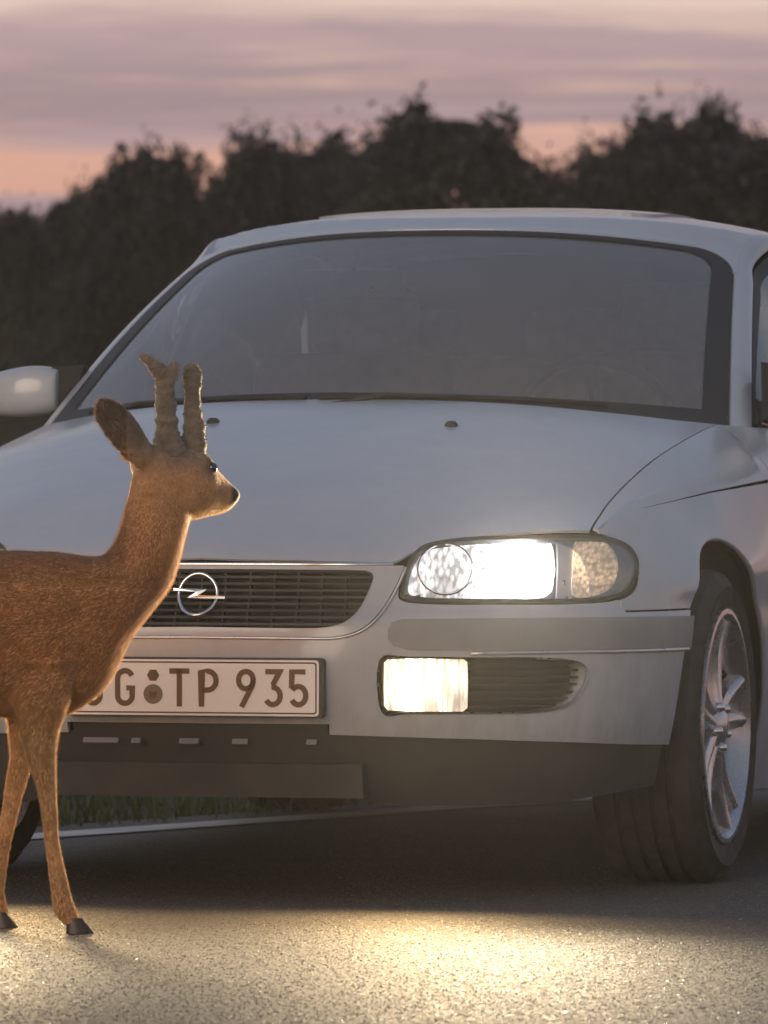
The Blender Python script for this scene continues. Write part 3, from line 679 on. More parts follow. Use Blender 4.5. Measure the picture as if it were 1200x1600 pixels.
q = MB(); q.rings([[(a, 0.05, 0.272), (a, 0.06, 0.205), (a, 0.36, 0.200), (a, 0.36, 0.28)] for a in np.linspace(-0.33, 0.33, 9)]); q.build('splash_guard', M['dark_plastic'], CAR)
for (px, w_) in ((150, 0.036), (205, 0.009), (288, 0.020), (368, 0.016), (480, 0.010)):
    xx = plate_x(px); q = MB(); q.rings([[(xx-w_+k*w_*2, 0.018, 0.322), (xx-w_+k*w_*2, 0.012, 0.312), (xx-w_+k*w_*2, 0.022, 0.309)] for k in (0, 1)]); q.build('clip', M['trim'], CAR)
# inner dark shell so that gaps look into darkness, and the floor pan
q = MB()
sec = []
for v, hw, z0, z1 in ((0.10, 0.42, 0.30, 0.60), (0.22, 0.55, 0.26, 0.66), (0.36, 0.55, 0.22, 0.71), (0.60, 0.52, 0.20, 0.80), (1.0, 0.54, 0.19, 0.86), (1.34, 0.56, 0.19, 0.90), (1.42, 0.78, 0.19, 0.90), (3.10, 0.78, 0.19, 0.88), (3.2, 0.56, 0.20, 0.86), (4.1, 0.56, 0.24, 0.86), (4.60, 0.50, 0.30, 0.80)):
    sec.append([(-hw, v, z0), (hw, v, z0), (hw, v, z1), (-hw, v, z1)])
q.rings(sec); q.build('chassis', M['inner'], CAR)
# --- windscreen
def wsm(a, b_):
    A_ = abs(a); bs = np.array((0.772*a, 1.125+0.40*A_**2.2, 0.990-0.040*A_**2)); tp_ = np.array((0.628*a, 2.0+0.27*A_**2.2, 1.392-0.052*A_**2.4))
    q_ = bs+(tp_-bs)*b_; k = math.sin(math.pi*min(max(b_, 0), 1))*0.024
    return (q_[0], q_[1]-k*0.5, q_[2]+k*0.8)
def rr2(a1, b0, b1, ra, rb, n=8):
    out = [(a1*k/10, b0) for k in range(-10, 11)]
    for k in range(n+1):
        q_ = math.radians(90*k/n); out.append((a1-ra+ra*math.cos(q_), b1-rb+rb*math.sin(q_)))
    for k in range(n+1):
        q_ = math.radians(90+90*k/n); out.append((-a1+ra+ra*math.cos(q_), b1-rb+rb*math.sin(q_)))
    return out
outer = rr2(0.985, -0.03, 0.985, 0.12, 0.14); inner_ = rr2(0.925, 0.055, 0.955, 0.10, 0.11); 
WSC = empty('windscreen', (0, 0, 0), 0, CAR)
sheet('windscreen_surround', outer, [inner_], wsm, M['black'], WSC, (0.06, 0.05), 0.010, (0, 2.2, 0.5))
band = [(a, b_) for a, b_ in rr2(0.94, 0.855, 0.962, 0.10, 0.09)]
sheet('glass', [(a, b_) for a, b_ in rr2(0.94, 0.045, 0.962, 0.10, 0.11)], [], wsm, M['glass'], WSC, (0.06, 0.05), 0, lift=-0.003)
sheet('shade_band', band, [], wsm, M['shade_glass'], WSC, (0.06, 0.05), 0, lift=-0.008)
# cowl and wipers
q = MB(); rows = []
for a in np.linspace(-1, 1, 41):
    b0 = wsm(a*0.99, -0.02); hb = (a*0.755, 1.128+0.305*abs(a)**2.2)
    z_ = hood_uz(hb[0], hb[1])-0.022; rows.append([(hb[0], hb[1]-0.03, z_-0.01), (hb[0], hb[1]+0.01, z_), (b0[0], b0[1]+0.015, b0[2]-0.012), (b0[0], b0[1]+0.04, b0[2]-0.08)])
q.rings(rows); q.build('cowl', M['black'], CAR)
def wiper(a0, a1, b0, b1):
    W = empty('wiper', (0, 0, 0), 0, CAR)
    P = [Vector(wsm(a0+(a1-a0)*k/10, b0+(b1-b0)*k/10+0.004*math.sin(math.pi*k/10)))+Vector((0, -0.006, 0.008)) for k in range(11)]
    q = MB(); q.tube(P, [0.006]*11, 6); q.build('blade', M['black'], W)
    ar = [Vector(wsm(a0, -0.02))+Vector((0, -0.02, 0.0)), (P[2]+P[3])/2+Vector((0, -0.005, 0.006)), P[5]+Vector((0, -0.003, 0.004))]
    q = MB(); q.tube(ar, [0.007, 0.005, 0.004], 6); q.build('arm', M['dark_plastic'], W)
wiper(-0.06, 0.70, 0.012, 0.02); wiper(-0.82, -0.10, 0.012, 0.012)
for px, py in ((705, 665), (333, 660)):
    a, b_ = trace(hood_map, [(px, py)], (0.2, 1.0))[0]; p = hood_map(a, b_)
    q = MB(); q.lathe([(0, 0.010), (0.009, 0.009), (0.014, 0.003), (0.015, -0.004)], p, 'z', 14); q.build('washer_nozzle', M['dark_plastic'], CAR, True)
# --- roof, pillars, side glass
ZR = np.array(catmull([(1.95, 1.372), (2.02, 1.394), (2.12, 1.416), (2.35, 1.440), (2.7, 1.452), (3.1, 1.440), (3.35, 1.408), (3.5, 1.37)], 8))
def roofm(u, v):
    zc = float(np.interp(v, ZR[:, 0], ZR[:, 1]))-0.062*(abs(u)/0.64)**2.8
    f_ = wsm(max(-1, min(1, u/0.628)), 0.99); return (u, v, f_[2]+0.0015+(zc-f_[2])*smoothstep(0.0, 0.16, v-f_[1]) if v < f_[1]+0.16 else zc)
re_ = []
for a in np.linspace(-0.985, 0.985, 31):
    q_ = wsm(a, 0.99); re_.append((q_[0], q_[1]+0.002))
re_ = [(-0.634, 2.34)]+re_+[(0.634, 2.34)]
ro = re_+[(0.640, v) for v in np.linspace(2.42, 3.2, 10)]+[(0.62, 3.32)]+[(u, 3.38+0.03*(1-(u/0.6)**2)) for u in np.linspace(0.58, -0.58, 13)]+[(-0.62, 3.32)]+[(-0.640, v) for v in np.linspace(3.2, 2.42, 10)]
sun_r = [(0.40*x, 2.66+0.26*y) for x, y in rrect(1.0, 1.0, 0.18, 5)]
sun_g = [(0.406*x, 2.66+0.266*y) for x, y in rrect(1.0, 1.0, 0.18, 5)]
RF = sheet('roof', ro, [sun_g], roofm, M['paint'], CAR, (0.04, 0.02), 0.004)
for s in (1, -1):                                              # body colour round the upper corners of the screen
    cp_ = [(s*(0.985-0.12+0.12*math.cos(q_)), 0.985-0.14+0.14*math.sin(q_)) for q_ in np.linspace(0, math.pi/2, 12)]
    sheet('roof_corner', cp_+[(s*0.865, 1.0), (s*1.0, 1.0), (s*1.0, 0.845)], [], wsm, M['paint'], RF, (0.03, 0.03), 0.004, lift=0.0015)
sheet('sunroof', sun_r, [], roofm, M['paint'], CAR, (0.06, 0.05), 0.010, lift=0.006)
sheet('headlining', [(-0.58, 2.36), (0.58, 2.36), (0.58, 3.3), (-0.58, 3.3)], [], roofm, M['dash'], CAR, (0.1, 0.1), 0.006, lift=-0.03)
def strip(name, I, O, bul, m_, parent, th=0.02):
    I = catmull(I, 8); O = catmull(O, 8); top = []; bot = []
    rings = []
    for a, c_ in zip(I, O):
        mid = (a+c_)/2; out = np.array((np.sign(mid[0])*1.0, -0.25, 0.75)); out /= np.linalg.norm(out)
        r_ = [a+(c_-a)*k/6+out*bul*math.sin(math.pi*k/6) for k in range(7)]
        rings.append([tuple(x) for x in r_]+[tuple(c_-out*th), tuple(a-out*th)])
    q = MB(); q.rings(rings); return q.build(name, m_, parent, auto=35)
for s in (1, -1):
    e = lambda L_: [(s*a, b_, c_) for a, b_, c_ in L_]
    wsd = [wsm(0.992, b_) for b_ in (-0.02, 0.2, 0.4, 0.6, 0.8, 0.95)]
    I = wsd+[(0.634, 2.38, 1.381), (0.640, 2.6, 1.392), (0.640, 2.9, 1.391), (0.640, 3.2, 1.370), (0.655, 3.5, 1.30), (0.68, 3.8, 1.14), (0.70, 4.05, 0.985)]
    O = [(a+0.034-0.004*k/5, b_+0.055, c_-0.012) for k, (a, b_, c_) in enumerate(wsd)]+[(0.668, 2.48, 1.360), (0.680, 2.66, 1.364), (0.684, 2.95, 1.358), (0.690, 3.2, 1.330), (0.715, 3.42, 1.27), (0.76, 3.62, 1.10), (0.815, 3.80, 0.955)]
    strip('pillar', e(I), e(O), 0.006, M['paint'], CAR)
    # window seal: dark frame just inside the pillar
    gl_b = [(0.805, 1.62, 0.945), (0.825, 2.0, 0.952), (0.832, 2.6, 0.958), (0.83, 3.2, 0.965), (0.818, 3.72, 0.965)]
    gl_t = [(0.800, 1.62, 0.948)]+[(a-0.004, b_+0.03, c_-0.012) for a, b_, c_ in O[1:12]]
    T_ = catmull(gl_t, 6); B_ = catmull(gl_b, 20)
    B_i = [B_[min(len(B_)-1, int(len(B_)*k/len(T_)))] for k in range(len(T_))]
    q = MB(); q.rings([[tuple(x) for x in ((tt)*1.0, tt*0.93+bb_*0.07+np.array((0.004, 0, 0)), tt*0.93+bb_*0.07-np.array((0.01, 0, 0)), tt-np.array((0.012, 0, 0)))] for tt, bb_ in zip(T_, B_i)])
    q.v = [(s*a, b_, c_) for a, b_, c_ in q.v]; q.build('window_seal', M['black'], CAR)
    for (v0, v1, nm) in ((1.66, 2.48, 'side_window'), (2.56, 3.40, 'side_window')):
        rr = [];
        Tv = [t_[1] for t_ in T_]
        for v in np.linspace(v0, v1, 12):
            tp_ = np.array([np.interp(v, Tv, [t_[k] for t_ in T_]) for k in range(3)]); bt_ = np.array([np.interp(v, [x[1] for x in B_], [x[k] for x in B_]) for k in range(3)])
            rr.append([tuple(bt_+(tp_-bt_)*k/5+np.array((0.012*math.sin(math.pi*k/5)-0.006, 0, 0))) for k in range(6)])
        q = MB(); vs_ = [p for r_ in rr for p in r_]; q.add(vs_, [(i*6+k, i*6+k+1, (i+1)*6+k+1, (i+1)*6+k) for i in range(11) for k in range(5)])
        q.v = [(s*a, b_, c_) for a, b_, c_ in q.v]; q.build(nm, M['glass'], CAR, True)
    q = MB(); q.rings([[(0.822, v, 0.945), (0.828, v, 0.955), (0.690, v, 1.345), (0.674, v, 1.345)] for v in (2.485, 2.555)]); q.v = [(s*a, b_, c_) for a, b_, c_ in q.v]; q.build('door_post', M['black'], CAR)
    # doors and rear wing, share the flank surface
    fm = side if s > 0 else mir(side)
    for (v0, v1) in ((1.462, 2.500), (2.508, 3.30)):
        p0, p1 = p_of_v(v0), p_of_v(v1)
        ol = [(p, 0.0+0.13) for p in np.linspace(p0, p1, 12)]+[(p, 1.0) for p in np.linspace(p1, p0, 12)]
        D_ = sheet('door', ol, [], fm, M['paint'], CAR, (0.08, 0.04), 0.012)
        hx = p_of_v(v1-0.12); hp = [Vector(fm(hx-0.16+0.16*k/4, 0.70))+Vector((s*0.018*math.sin(math.pi*(0.15+0.7*k/4)), 0, 0)) for k in range(5)]
        q = MB(); q.tube(hp, 0.012, 8); q.build('handle', M['paint'], D_, True)
        q = MB(); q.tube([Vector(fm(p, 0.41))+Vector((s*0.004, 0, 0)) for p in np.linspace(p0, p1, 12)], 0.018, 8, 0.5); q.build('side_moulding', M['trim'], D_, True)
    q = MB(); q.rings([[fm(p, 0.0), fm(p, 0.125), tuple(Vector(fm(p, 0.125))-Vector((s*0.05, 0, 0))), tuple(Vector(fm(p, 0.0))-Vector((s*0.05, 0, 0)))] for p in np.linspace(p_of_v(1.31), p_of_v(3.28), 12)]); q.build('sill', M['paint'], CAR)
    pr0, pr1 = p_of_v(3.308), p_of_v(4.55); rw = []
    c2 = 3.63; gg = None; rp = []
    for k in range(24):
        q_ = math.radians(205-230*k/23); gg = side_vz(c2+AR*0.96*math.cos(q_), max(0.2, AZ+AR*0.96*math.sin(q_)), gg); rp.append(gg)
    ol = rp+[(p_of_v(4.03), 0.13), (p_of_v(4.4), 0.13), (pr1, 0.13)]+[(pr1, w_) for w_ in (0.4, 0.7, 1.0)]+[(p, 1.0) for p in np.linspace(pr1-0.05, pr0, 24)]+[(pr0, w_) for w_ in (0.8, 0.5)]
    ol = [(max(a, pr0), b_) for a, b_ in ol]
    sheet('rear_wing', ol, [], fm, M['paint'], CAR, (0.06, 0.04), 0.012)
# --- tail: boot, rear screen, bumper, lamps
def bootm(u, v): return (u, v, 0.985-0.10*max(0, (v-4.0)/0.7)**2*0.5-0.02*(abs(u)/0.7)**2)
sheet('boot_lid', [(-0.70, 4.05), (0.70, 4.05), (0.66, 4.55), (0.5, 4.62), (0, 4.66), (-0.5, 4.62), (-0.66, 4.55)], [], bootm, M['paint'], CAR, (0.06, 0.05), 0.012)
def rsm(a, b_): return (a*(0.66-0.0*b_), 3.39+0.66*b_, 1.375-0.40*b_+0.03*math.sin(math.pi*b_)-0.05*a*a*(1-b_))
sheet('rear_window', [(-1, 0), (1, 0), (1, 1), (-1, 1)], [], rsm, M['shade_glass'], CAR, (0.1, 0.1), 0.004)
def tailm(p, z):
    u, v, nu, nv = plan(PLEN-p if p >= 0 else -(PLEN+p)); o_ = 0.0 if z < 0.55 else 0.06*(z-0.55)/0.4+0.02
    return (u+nu*o_, v+nv*o_, z)
sheet('rear_panel', [(-0.62, 0.55), (0.62, 0.55), (0.62, 0.93), (-0.62, 0.93)], [], tailm, M['paint'], CAR, (0.06, 0.06), 0.012)
sheet('rear_bumper', [(-1.12, 0.25), (1.12, 0.25), (1.12, 0.545), (-1.12, 0.545)], [], tailm, M['paint'], CAR, (0.06, 0.06), 0.012)
M['tail'] = mat('tail_lamp_red', (0.35, 0.01, 0.01), 0.15, **{'Coat Weight': 1.0})
for s in (1, -1): sheet('tail_lamp', [(s*0.63, 0.66), (s*1.0, 0.66), (s*1.0, 0.86), (s*0.63, 0.86)], [], tailm, M['tail'], CAR, (0.06, 0.06), 0.02)
# --- mirrors
for s in (1, -1):
    MR = empty('door_mirror', (0.04 if s > 0 else 0, 0, 0), 0, CAR)
    q = MB(); rr = []
    for k, (du, hw, hz, dz, dv) in enumerate(((0.0, 0.046, 0.044, 0.004, 0.01), (0.008, 0.052, 0.050, 0.005, 0.0), (0.06, 0.058, 0.056, 0.004, -0.005), (0.11, 0.060, 0.054, 0.0, 0.0), (0.16, 0.052, 0.046, -0.004, 0.012), (0.195, 0.034, 0.032, -0.008, 0.03), (0.205, 0.010, 0.012, -0.01, 0.04))):
        cu, cv, cz = 0.800+du, 1.72+dv, 1.022+dz
        rr.append([(s*cu, cv-abs(math.cos(a))**0.65*math.copysign(hw, math.cos(a)), cz+abs(math.sin(a))**0.6*math.copysign(hz, math.sin(a))) for a in np.linspace(0, 2*math.pi, 40, endpoint=False)])
    R_ = np.array(rr); rr = []
    for i in range(len(R_)-1):
        p1, p2 = R_[i], R_[i+1]; p0 = R_[i-1] if i else 2*p1-p2; p3 = R_[i+2] if i+2 < len(R_) else 2*p2-p1
        for t_ in (0, .25, .5, .75): rr.append([tuple(x) for x in 0.5*((2*p1)+(p2-p0)*t_+(2*p0-5*p1+4*p2-p3)*t_*t_+(3*p1-p0-3*p2+p3)*t_**3)])
    rr.append([tuple(x) for x in R_[-1]])
    q.rings(rr); q.build('mirror_shell', M['paint'], MR, True)
    q = MB(); q.rings([[(s*0.765, 1.66, 0.955), (s*0.765, 1.78, 0.945), (s*0.750, 1.81, 1.06), (s*0.750, 1.72, 1.085)], [(s*0.815, 1.685, 0.975), (s*0.815, 1.75, 0.975), (s*0.815, 1.76, 1.065), (s*0.815, 1.69, 1.078)]]); q.build('mirror_foot', M['black'], MR, auto=30)
    q = MB(); q.prism(rrect(0.062, 0.045, 0.02), lambda a, b_, t_: (s*(0.90+a), t_, 1.028+b_), 1.772, 1.782); q.build('mirror_glass', M['chrome'], MR)
# --- wheels
def make_wheel(u, v, s, parent, full=True):
    W = empty('wheel', (u, v, AZ-0.002), 0, parent)
    R, r_ = 0.323, 0.238; hw = 0.112
    prof = [(r_-0.004, -hw+0.012), (r_+0.012, -hw+0.002), (r_+0.045, -hw-0.004), (R-0.03, -hw+0.002), (R-0.008, -hw+0.016), (R-0.001, -hw+0.034)]
    for x in (-0.055, -0.018, 0.018, 0.055): prof += [(R, x-0.007), (R-0.009, x-0.004), (R-0.009, x+0.004), (R, x+0.007)]
    prof += [(R-0.001, hw-0.034), (R-0.008, hw-0.016), (R-0.03, hw-0.002), (R-0.036, hw+0.003), (r_+0.05, hw+0.005), (r_+0.045, hw+0.002), (r_+0.012, hw-0.002), (r_-0.004, hw-0.012), (r_-0.004, -hw+0.012)]
    q = MB(); q.lathe(prof, (0, 0, 0), 'x', 64); ty = q.build('tyre', M['tyre'], W, auto=35)
    f = s
    q = MB(); q.lathe([(r_+0.006, f*(hw-0.010)), (r_+0.004, f*(hw+0.002)), (r_-0.006, f*(hw+0.003)), (r_-0.012, f*(hw-0.006)), (r_-0.020, f*(hw-0.022)), (r_-0.030, f*0.02), (r_-0.030, -f*(hw-0.01)), (r_+0.002, -f*(hw-0.008)), (r_+0.006, f*(hw-0.010))], (0, 0, 0), 'x', 64); q.build('rim', M['alloy'], W, auto=35)
    q = MB(); q.lathe([(0.0, f*0.0), (r_-0.03, f*0.0), (r_-0.03, f*0.012), (0.0, f*0.012)], (0, 0, 0), 'x', 40); q.build('brake_disc', M['inner'], W)
    for k in range(5):
        a = math.radians(72*k+90-6); q = MB()
        for sd_ in (-1, 1):                                    # each spoke splits in two towards the rim
            rings = []
            for t_ in np.linspace(0, 1, 7):
                rad = 0.035+(r_-0.018-0.035)*t_; off = sd_*(0.012+0.030*t_**1.5); wd = 0.024-0.004*t_; dep = hw-0.014-0.010*math.sin(math.pi*t_)+0.006*t_
                ca, sa = math.cos(a), math.sin(a)
                pt = lambda o_, x: (f*x, rad*ca-o_*sa, rad*sa+o_*ca)
                rings.append([pt(off-wd, dep-0.026), pt(off-wd*0.75, dep-0.003), pt(off-wd*0.2, dep+0.004), pt(off+wd*0.2, dep+0.004), pt(off+wd*0.75, dep-0.003), pt(off+wd, dep-0.026)])
            q.rings(rings)
        q.build('spoke', M['alloy'], W, auto=45)
    q = MB(); q.lathe([(0.0, f*(hw+0.002)), (0.024, f*hw), (0.030, f*(hw-0.004)), (0.052, f*(hw-0.014)), (0.062, f*(hw-0.026)), (0.062, f*0.02)], (0, 0, 0), 'x', 32); q.build('hub', M['alloy'], W, auto=40)
    for k in range(5):
        a = math.radians(72*k+90+30); q = MB(); q.lathe([(0, f*(hw+0.002)), (0.006, f*(hw+0.001)), (0.009, f*(hw-0.004)), (0.009, f*(hw-0.03))], (0, 0.045*math.cos(a), 0.045*math.sin(a)), 'x', 10); q.build('wheel_bolt', M['chrome'], W, True)
    return W
for s in (1, -1):
    make_wheel(s*0.772, AC, s, CAR); make_wheel(s*0.772, 3.63, s, CAR)
    for vc in (AC, 3.63):                                       # wheel wells
        q = MB(); rg = []
        for k in range(21):
            a = math.radians(-8+196*k/20); uo = side(*side_vz(vc+0.40*math.cos(a), AZ+0.40*math.sin(a)))[0]-0.035
            rg.append([(s*0.54, vc+0.40*math.cos(a), AZ+0.40*math.sin(a)), (s*uo, vc+0.395*math.cos(a), AZ+0.395*math.sin(a)), (s*uo, vc+0.41*math.cos(a), AZ+0.41*math.sin(a)), (s*0.54, vc+0.41*math.cos(a), AZ+0.41*math.sin(a))])
        q.rings(rg); q.build('wheel_well', M['inner'], CAR)
    # rolled arch lip
    lip = [Vector((side if s > 0 else mir(side))(*g_)) for g_ in arch_pts]
    q = MB(); q.tube([p+Vector((-s*0.006, 0, 0)) for p in lip], 0.006, 8); q.build('arch_lip', M['paint'], CAR, True)
# --- cabin
IN = empty('cabin', (0, 0, 0), 0, CAR)
q = MB(); q.rings([[(a, 1.36+0.1*abs(a)**2, 0.93), (a, 1.55, 0.985-0.03*abs(a)), (a, 1.78, 0.975), (a, 1.84, 0.90), (a, 1.80, 0.60)] for a in np.linspace(-0.74, 0.74, 15)]); q.build('dashboard', M['dash'], IN, auto=40)
q = MB(); R_ = Matrix.Rotation(math.radians(-62), 3, 'X')
rg = []
for t_ in np.linspace(0, 2*math.pi, 41):
    rg.append([tuple(Vector((0.37, 1.98, 0.93))+R_ @ Vector(((0.185+0.014*math.cos(a))*math.cos(t_), (0.185+0.014*math.cos(a))*math.sin(t_), 0.014*math.sin(a)))) for a in np.linspace(0, 2*math.pi, 8, endpoint=False)])
q.rings(rg, False)
for a in (20, 160, 270):
    q.tube([Vector((0.37, 1.98, 0.93)), Vector((0.37, 1.98, 0.93))+R_ @ Vector((0.18*math.cos(math.radians(a)), 0.18*math.sin(math.radians(a)), 0))], 0.018, 6)
q.build('steering_wheel', M['black'], IN, True)
for s in (1, -1):
    st_ = empty('front_seat', (0, 0, 0), 0, IN)
    def pad(name, c, h, tilt, rnd=0.05):
        o = MB().box((0, 0, 0), h).build(name, M['seat'], IN); o.location = c; o.rotation_euler = (tilt, 0, 0)
        m = o.modifiers.new('bevel', 'BEVEL'); m.width = rnd; m.segments = 4; o.data.polygons.foreach_set('use_smooth', [True]*6); return o
    bpy.data.objects.remove(st_)
    pad('seat_cushion', (s*0.37, 2.30, 0.48), (0.25, 0.26, 0.09), math.radians(8)); pad('seat_back', (s*0.37, 2.62, 0.80), (0.25, 0.075, 0.33), math.radians(-16), 0.06)
    pad('headrest', (s*0.37, 2.74, 1.20), (0.13, 0.05, 0.085), math.radians(-10), 0.045)
pad('rear_bench', (0, 3.30, 0.80), (0.64, 0.09, 0.33), math.radians(-20)); 
for s in (1, 0, -1): pad('headrest', (s*0.42, 3.40, 1.17), (0.13, 0.05, 0.07), math.radians(-10), 0.04)
# rear-view mirror, seen through the glass
q = MB(); q.prism(rrect(0.118, 0.034, 0.02), lambda a, b_, t_: (-0.21+a, t_, 1.270+b_), 2.02, 2.05); mo = q.build('inside_mirror', M['satin'], IN, bevel=0.006)
q = MB(); q.prism(rrect(0.110, 0.028, 0.016), lambda a, b_, t_: (-0.21+a, t_, 1.270+b_), 2.051, 2.053); q.build('mirror_pane', M['chrome'], mo)
q = MB(); q.tube([(-0.21, 2.03, 1.29), (-0.19, 2.02, 1.35), (-0.17, 2.01, 1.372)], 0.009, 8); q.build('mirror_stalk', M['black'], mo, True)

# ------------------------------------------------------------------ the deer
DX, DY = (125-600)/FPX*13.13, 13.13
DS = FPX/13.13
DEER = empty('deer', (DX, DY, 0))
tag(DEER, 'roe buck with velvet antlers standing on the road in front of the car', 'deer')
def dp(px, py, w=0.0): return Vector(((px-125)/DS, w, (1455-py)/DS))
def ell_ring(top, bot, hw, w0=0.0, n=20, yaw=0.0, sq=1.0):
    t_, b_ = dp(*top), dp(*bot); c_ = (t_+b_)/2; ax = (t_-b_)/2; lat = Vector((-math.sin(yaw), math.cos(yaw), 0))
    return [c_+Vector((0, w0, 0))+ax*math.copysign(abs(math.cos(a))**sq, math.cos(a))+lat*hw*math.copysign(abs(math.sin(a))**sq, math.sin(a)) for a in (2*math.pi*k/n for k in range(n))]
def dense_rings(rings, n=5):
    R_ = np.array([[list(v) for v in r_] for r_ in rings]); out = []
    for i in range(len(R_)-1):
        p1, p2 = R_[i], R_[i+1]; p0 = R_[i-1] if i else 2*p1-p2; p3 = R_[i+2] if i+2 < len(R_) else 2*p2-p1
        for k in range(n):
            t_ = k/n; out.append(0.5*((2*p1)+(p2-p0)*t_+(2*p0-5*p1+4*p2-p3)*t_*t_+(3*p1-p0-3*p2+p3)*t_**3))
    out.append(R_[-1]); return [[tuple(v) for v in r_] for r_ in out]
body = MB()
torso = [((-452, 940), (-446, 985), .03), ((-436, 903), (-425, 1040), .075), ((-395, 874), (-380, 1075), .105), ((-320, 860), (-310, 1085), .118), ((-220, 858), (-220, 1078), .118), ((-110, 861), (-110, 1090), .122), ((0, 860), (-10, 1116), .122), ((55, 861), (50, 1122), .115), ((105, 864), (100, 1117), .10), ((140, 878), (138, 1098), .086), ((172, 915), (168, 1070), .066), ((196, 960), (190, 1030), .036)]
body.rings(dense_rings([ell_ring(a, c_, h_) for a, c_, h_ in torso]))
neck = [((40, 875), (120, 1108), .095, 0), ((95, 864), (172, 1060), .088, 0), ((135, 869), (204, 1000), .078, 0), ((160, 868), (238, 955), .068, 0.0), ((176, 850), (266, 917), .060, .005), ((188, 820), (281, 876), .054, .01), ((196, 788), (289, 842), .050, .016), ((204, 750), (297, 812), .048, .022), ((212, 722), (300, 775), .046, .026)]
body.rings(dense_rings([ell_ring(a, c_, h_, w_) for a, c_, h_, w_ in neck]))
YAW = math.radians(24)
head = [((206, 716), (213, 745), .020, .012), ((211, 703), (230, 775), .042, .016), ((238, 694), (258, 800), .054, .026), ((270, 690), (290, 812), .057, .042), ((300, 696), (312, 810), .051, .058), ((318, 708), (327, 806), .042, .068), ((332, 727), (338, 804), .033, .077), ((346, 744), (349, 801), .026, .085), ((359, 756), (358, 796), .021, .091), ((368, 764), (365, 789), .016, .094), ((373, 770), (371, 781), .008, .096)]
body.rings(dense_rings([ell_ring(a, c_, h_, w_, yaw=YAW) for a, c_, h_, w_ in head]))
def leg(rows, w0, flat=0.8, n=16):
    rings = []
    for (y, xl, xr, *e) in rows:
        w = w0+(e[0] if e else 0); h = (xr-xl)/2/DS; c_ = dp((xl+xr)/2, y, w); k = e[1] if len(e) > 1 else flat
        rings.append([c_+Vector((h*math.cos(a), h*k*math.sin(a), 0)) for a in (2*math.pi*q/n for q in range(n))])
    body.rings(dense_rings(rings))
leg([(1000, 22, 125, .03, .75), (1060, 22, 122, .01, .7), (1105, 28, 108, 0, .62), (1130, 32, 98, 0, .58), (1160, 39, 92), (1195, 49, 90.5), (1230, 60, 92), (1270, 67, 93.5), (1310, 72, 96), (1345, 77, 103), (1375, 80.5, 110), (1400, 83.5, 116), (1418, 86, 123), (1432, 95, 129), (1444, 106, 136)], -0.075)
leg([(1020, -20, 60, -.03, .8), (1080, -8, 50, -.01, .7), (1120, 6, 47, 0, .65), (1155, 10, 48, 0, .75), (1190, 11, 47.5), (1215, 6, 41), (1250, 1, 31), (1290, -5, 21), (1330, -11, 12), (1370, -18, 6), (1395, -21, 3), (1410, -21, 5), (1425, -18, 8), (1436, -14, 11), (1446, -9, 14)], 0.095)
leg([(960, -430, -250, .04, .5), (1030, -425, -270, .02, .45), (1100, -410, -310, 0, .5), (1150, -405, -338, 0, .6), (1195, -420, -368), (1235, -438, -400), (1255, -440, -405), (1290, -432, -403), (1350, -424, -398), (1395, -418, -390), (1415, -412, -384), (1432, -402, -376), (1446, -394, -368)], -0.075)
leg([(960, -440, -270, -.04, .5), (1030, -450, -300, -.02, .45), (1100, -450, -350, 0, .5), (1150, -455, -388, 0, .6), (1195, -470, -418), (1235, -488, -450), (1255, -490, -455), (1290, -480, -450), (1350, -470, -444), (1395, -462, -434), (1412, -456, -428), (1424, -448, -422), (1436, -442, -416), (1446, -436, -412)], 0.095)
# ears: cupped leaf shapes
def ear(pts, thick):
    rings = []
    for (px, py, w, hw, dirx, diry) in pts:
        c_ = dp(px, py, w); lat = Vector((dirx, 0.55, diry)).normalized(); nrm = Vector((0.35, -0.9, 0.25)).normalized()
        rings.append([c_+lat*(hw/DS)*math.cos(a)+nrm*(thick*math.sin(a)-0.010*math.cos(a)**2) for a in (2*math.pi*k/14 for k in range(14))])
    body.rings(dense_rings(rings))
body.tube([dp(60, 900, -.058), dp(74, 960, -.072), dp(84, 1030, -.074), dp(74, 1100, -.070)], [.022, .036, .038, .026], 12)   # shoulder blade and upper arm
body.tube([dp(225, 760, -.012), dp(262, 785, -.002), dp(292, 792, .015)], [.018, .024, .016], 12)   # cheek
ear([(236, 722, -.015, 26, .8, .5), (218, 702, -.03, 28, .8, .5), (200, 677, -.045, 32, .75, .55), (184, 655, -.055, 31, .75, .55), (170, 638, -.062, 24, .75, .55), (160, 627, -.066, 9, .75, .55)], 0.008)
ear([(268, 715, .075, 18, .3, .1), (266, 695, .10, 20, .3, .1), (265, 672, .125, 20, .3, .1), (264, 655, .14, 14, .3, .1), (263, 645, .15, 4, .3, .1)], 0.008)
# brow, cheek and tail bulges keep the silhouette from looking turned on a lathe
body.tube([dp(308, 712, .030), dp(322, 722, .040), dp(333, 733, .052)], [.010, .012, .009], 10)
body.tube([dp(-440, 905, 0), dp(-462, 935, 0), dp(-468, 975, 0)], [.03, .024, .008], 10)
bo_ = body.build('tmp', None, None)
rm = bo_.modifiers.new('r', 'REMESH'); rm.mode = 'VOXEL'; rm.voxel_size = 0.0048
sm = bo_.modifiers.new('s', 'SMOOTH'); sm.factor = 0.5; sm.iterations = 5
dg = bpy.context.evaluated_depsgraph_get(); me = bpy.data.meshes.new_from_object(bo_.evaluated_get(dg)); bpy.data.objects.remove(bo_)
deer_body = bpy.data.objects.new('body', me); COL.objects.link(deer_body); deer_body.parent = DEER
me.polygons.foreach_set('use_smooth', [True]*len(me.polygons))
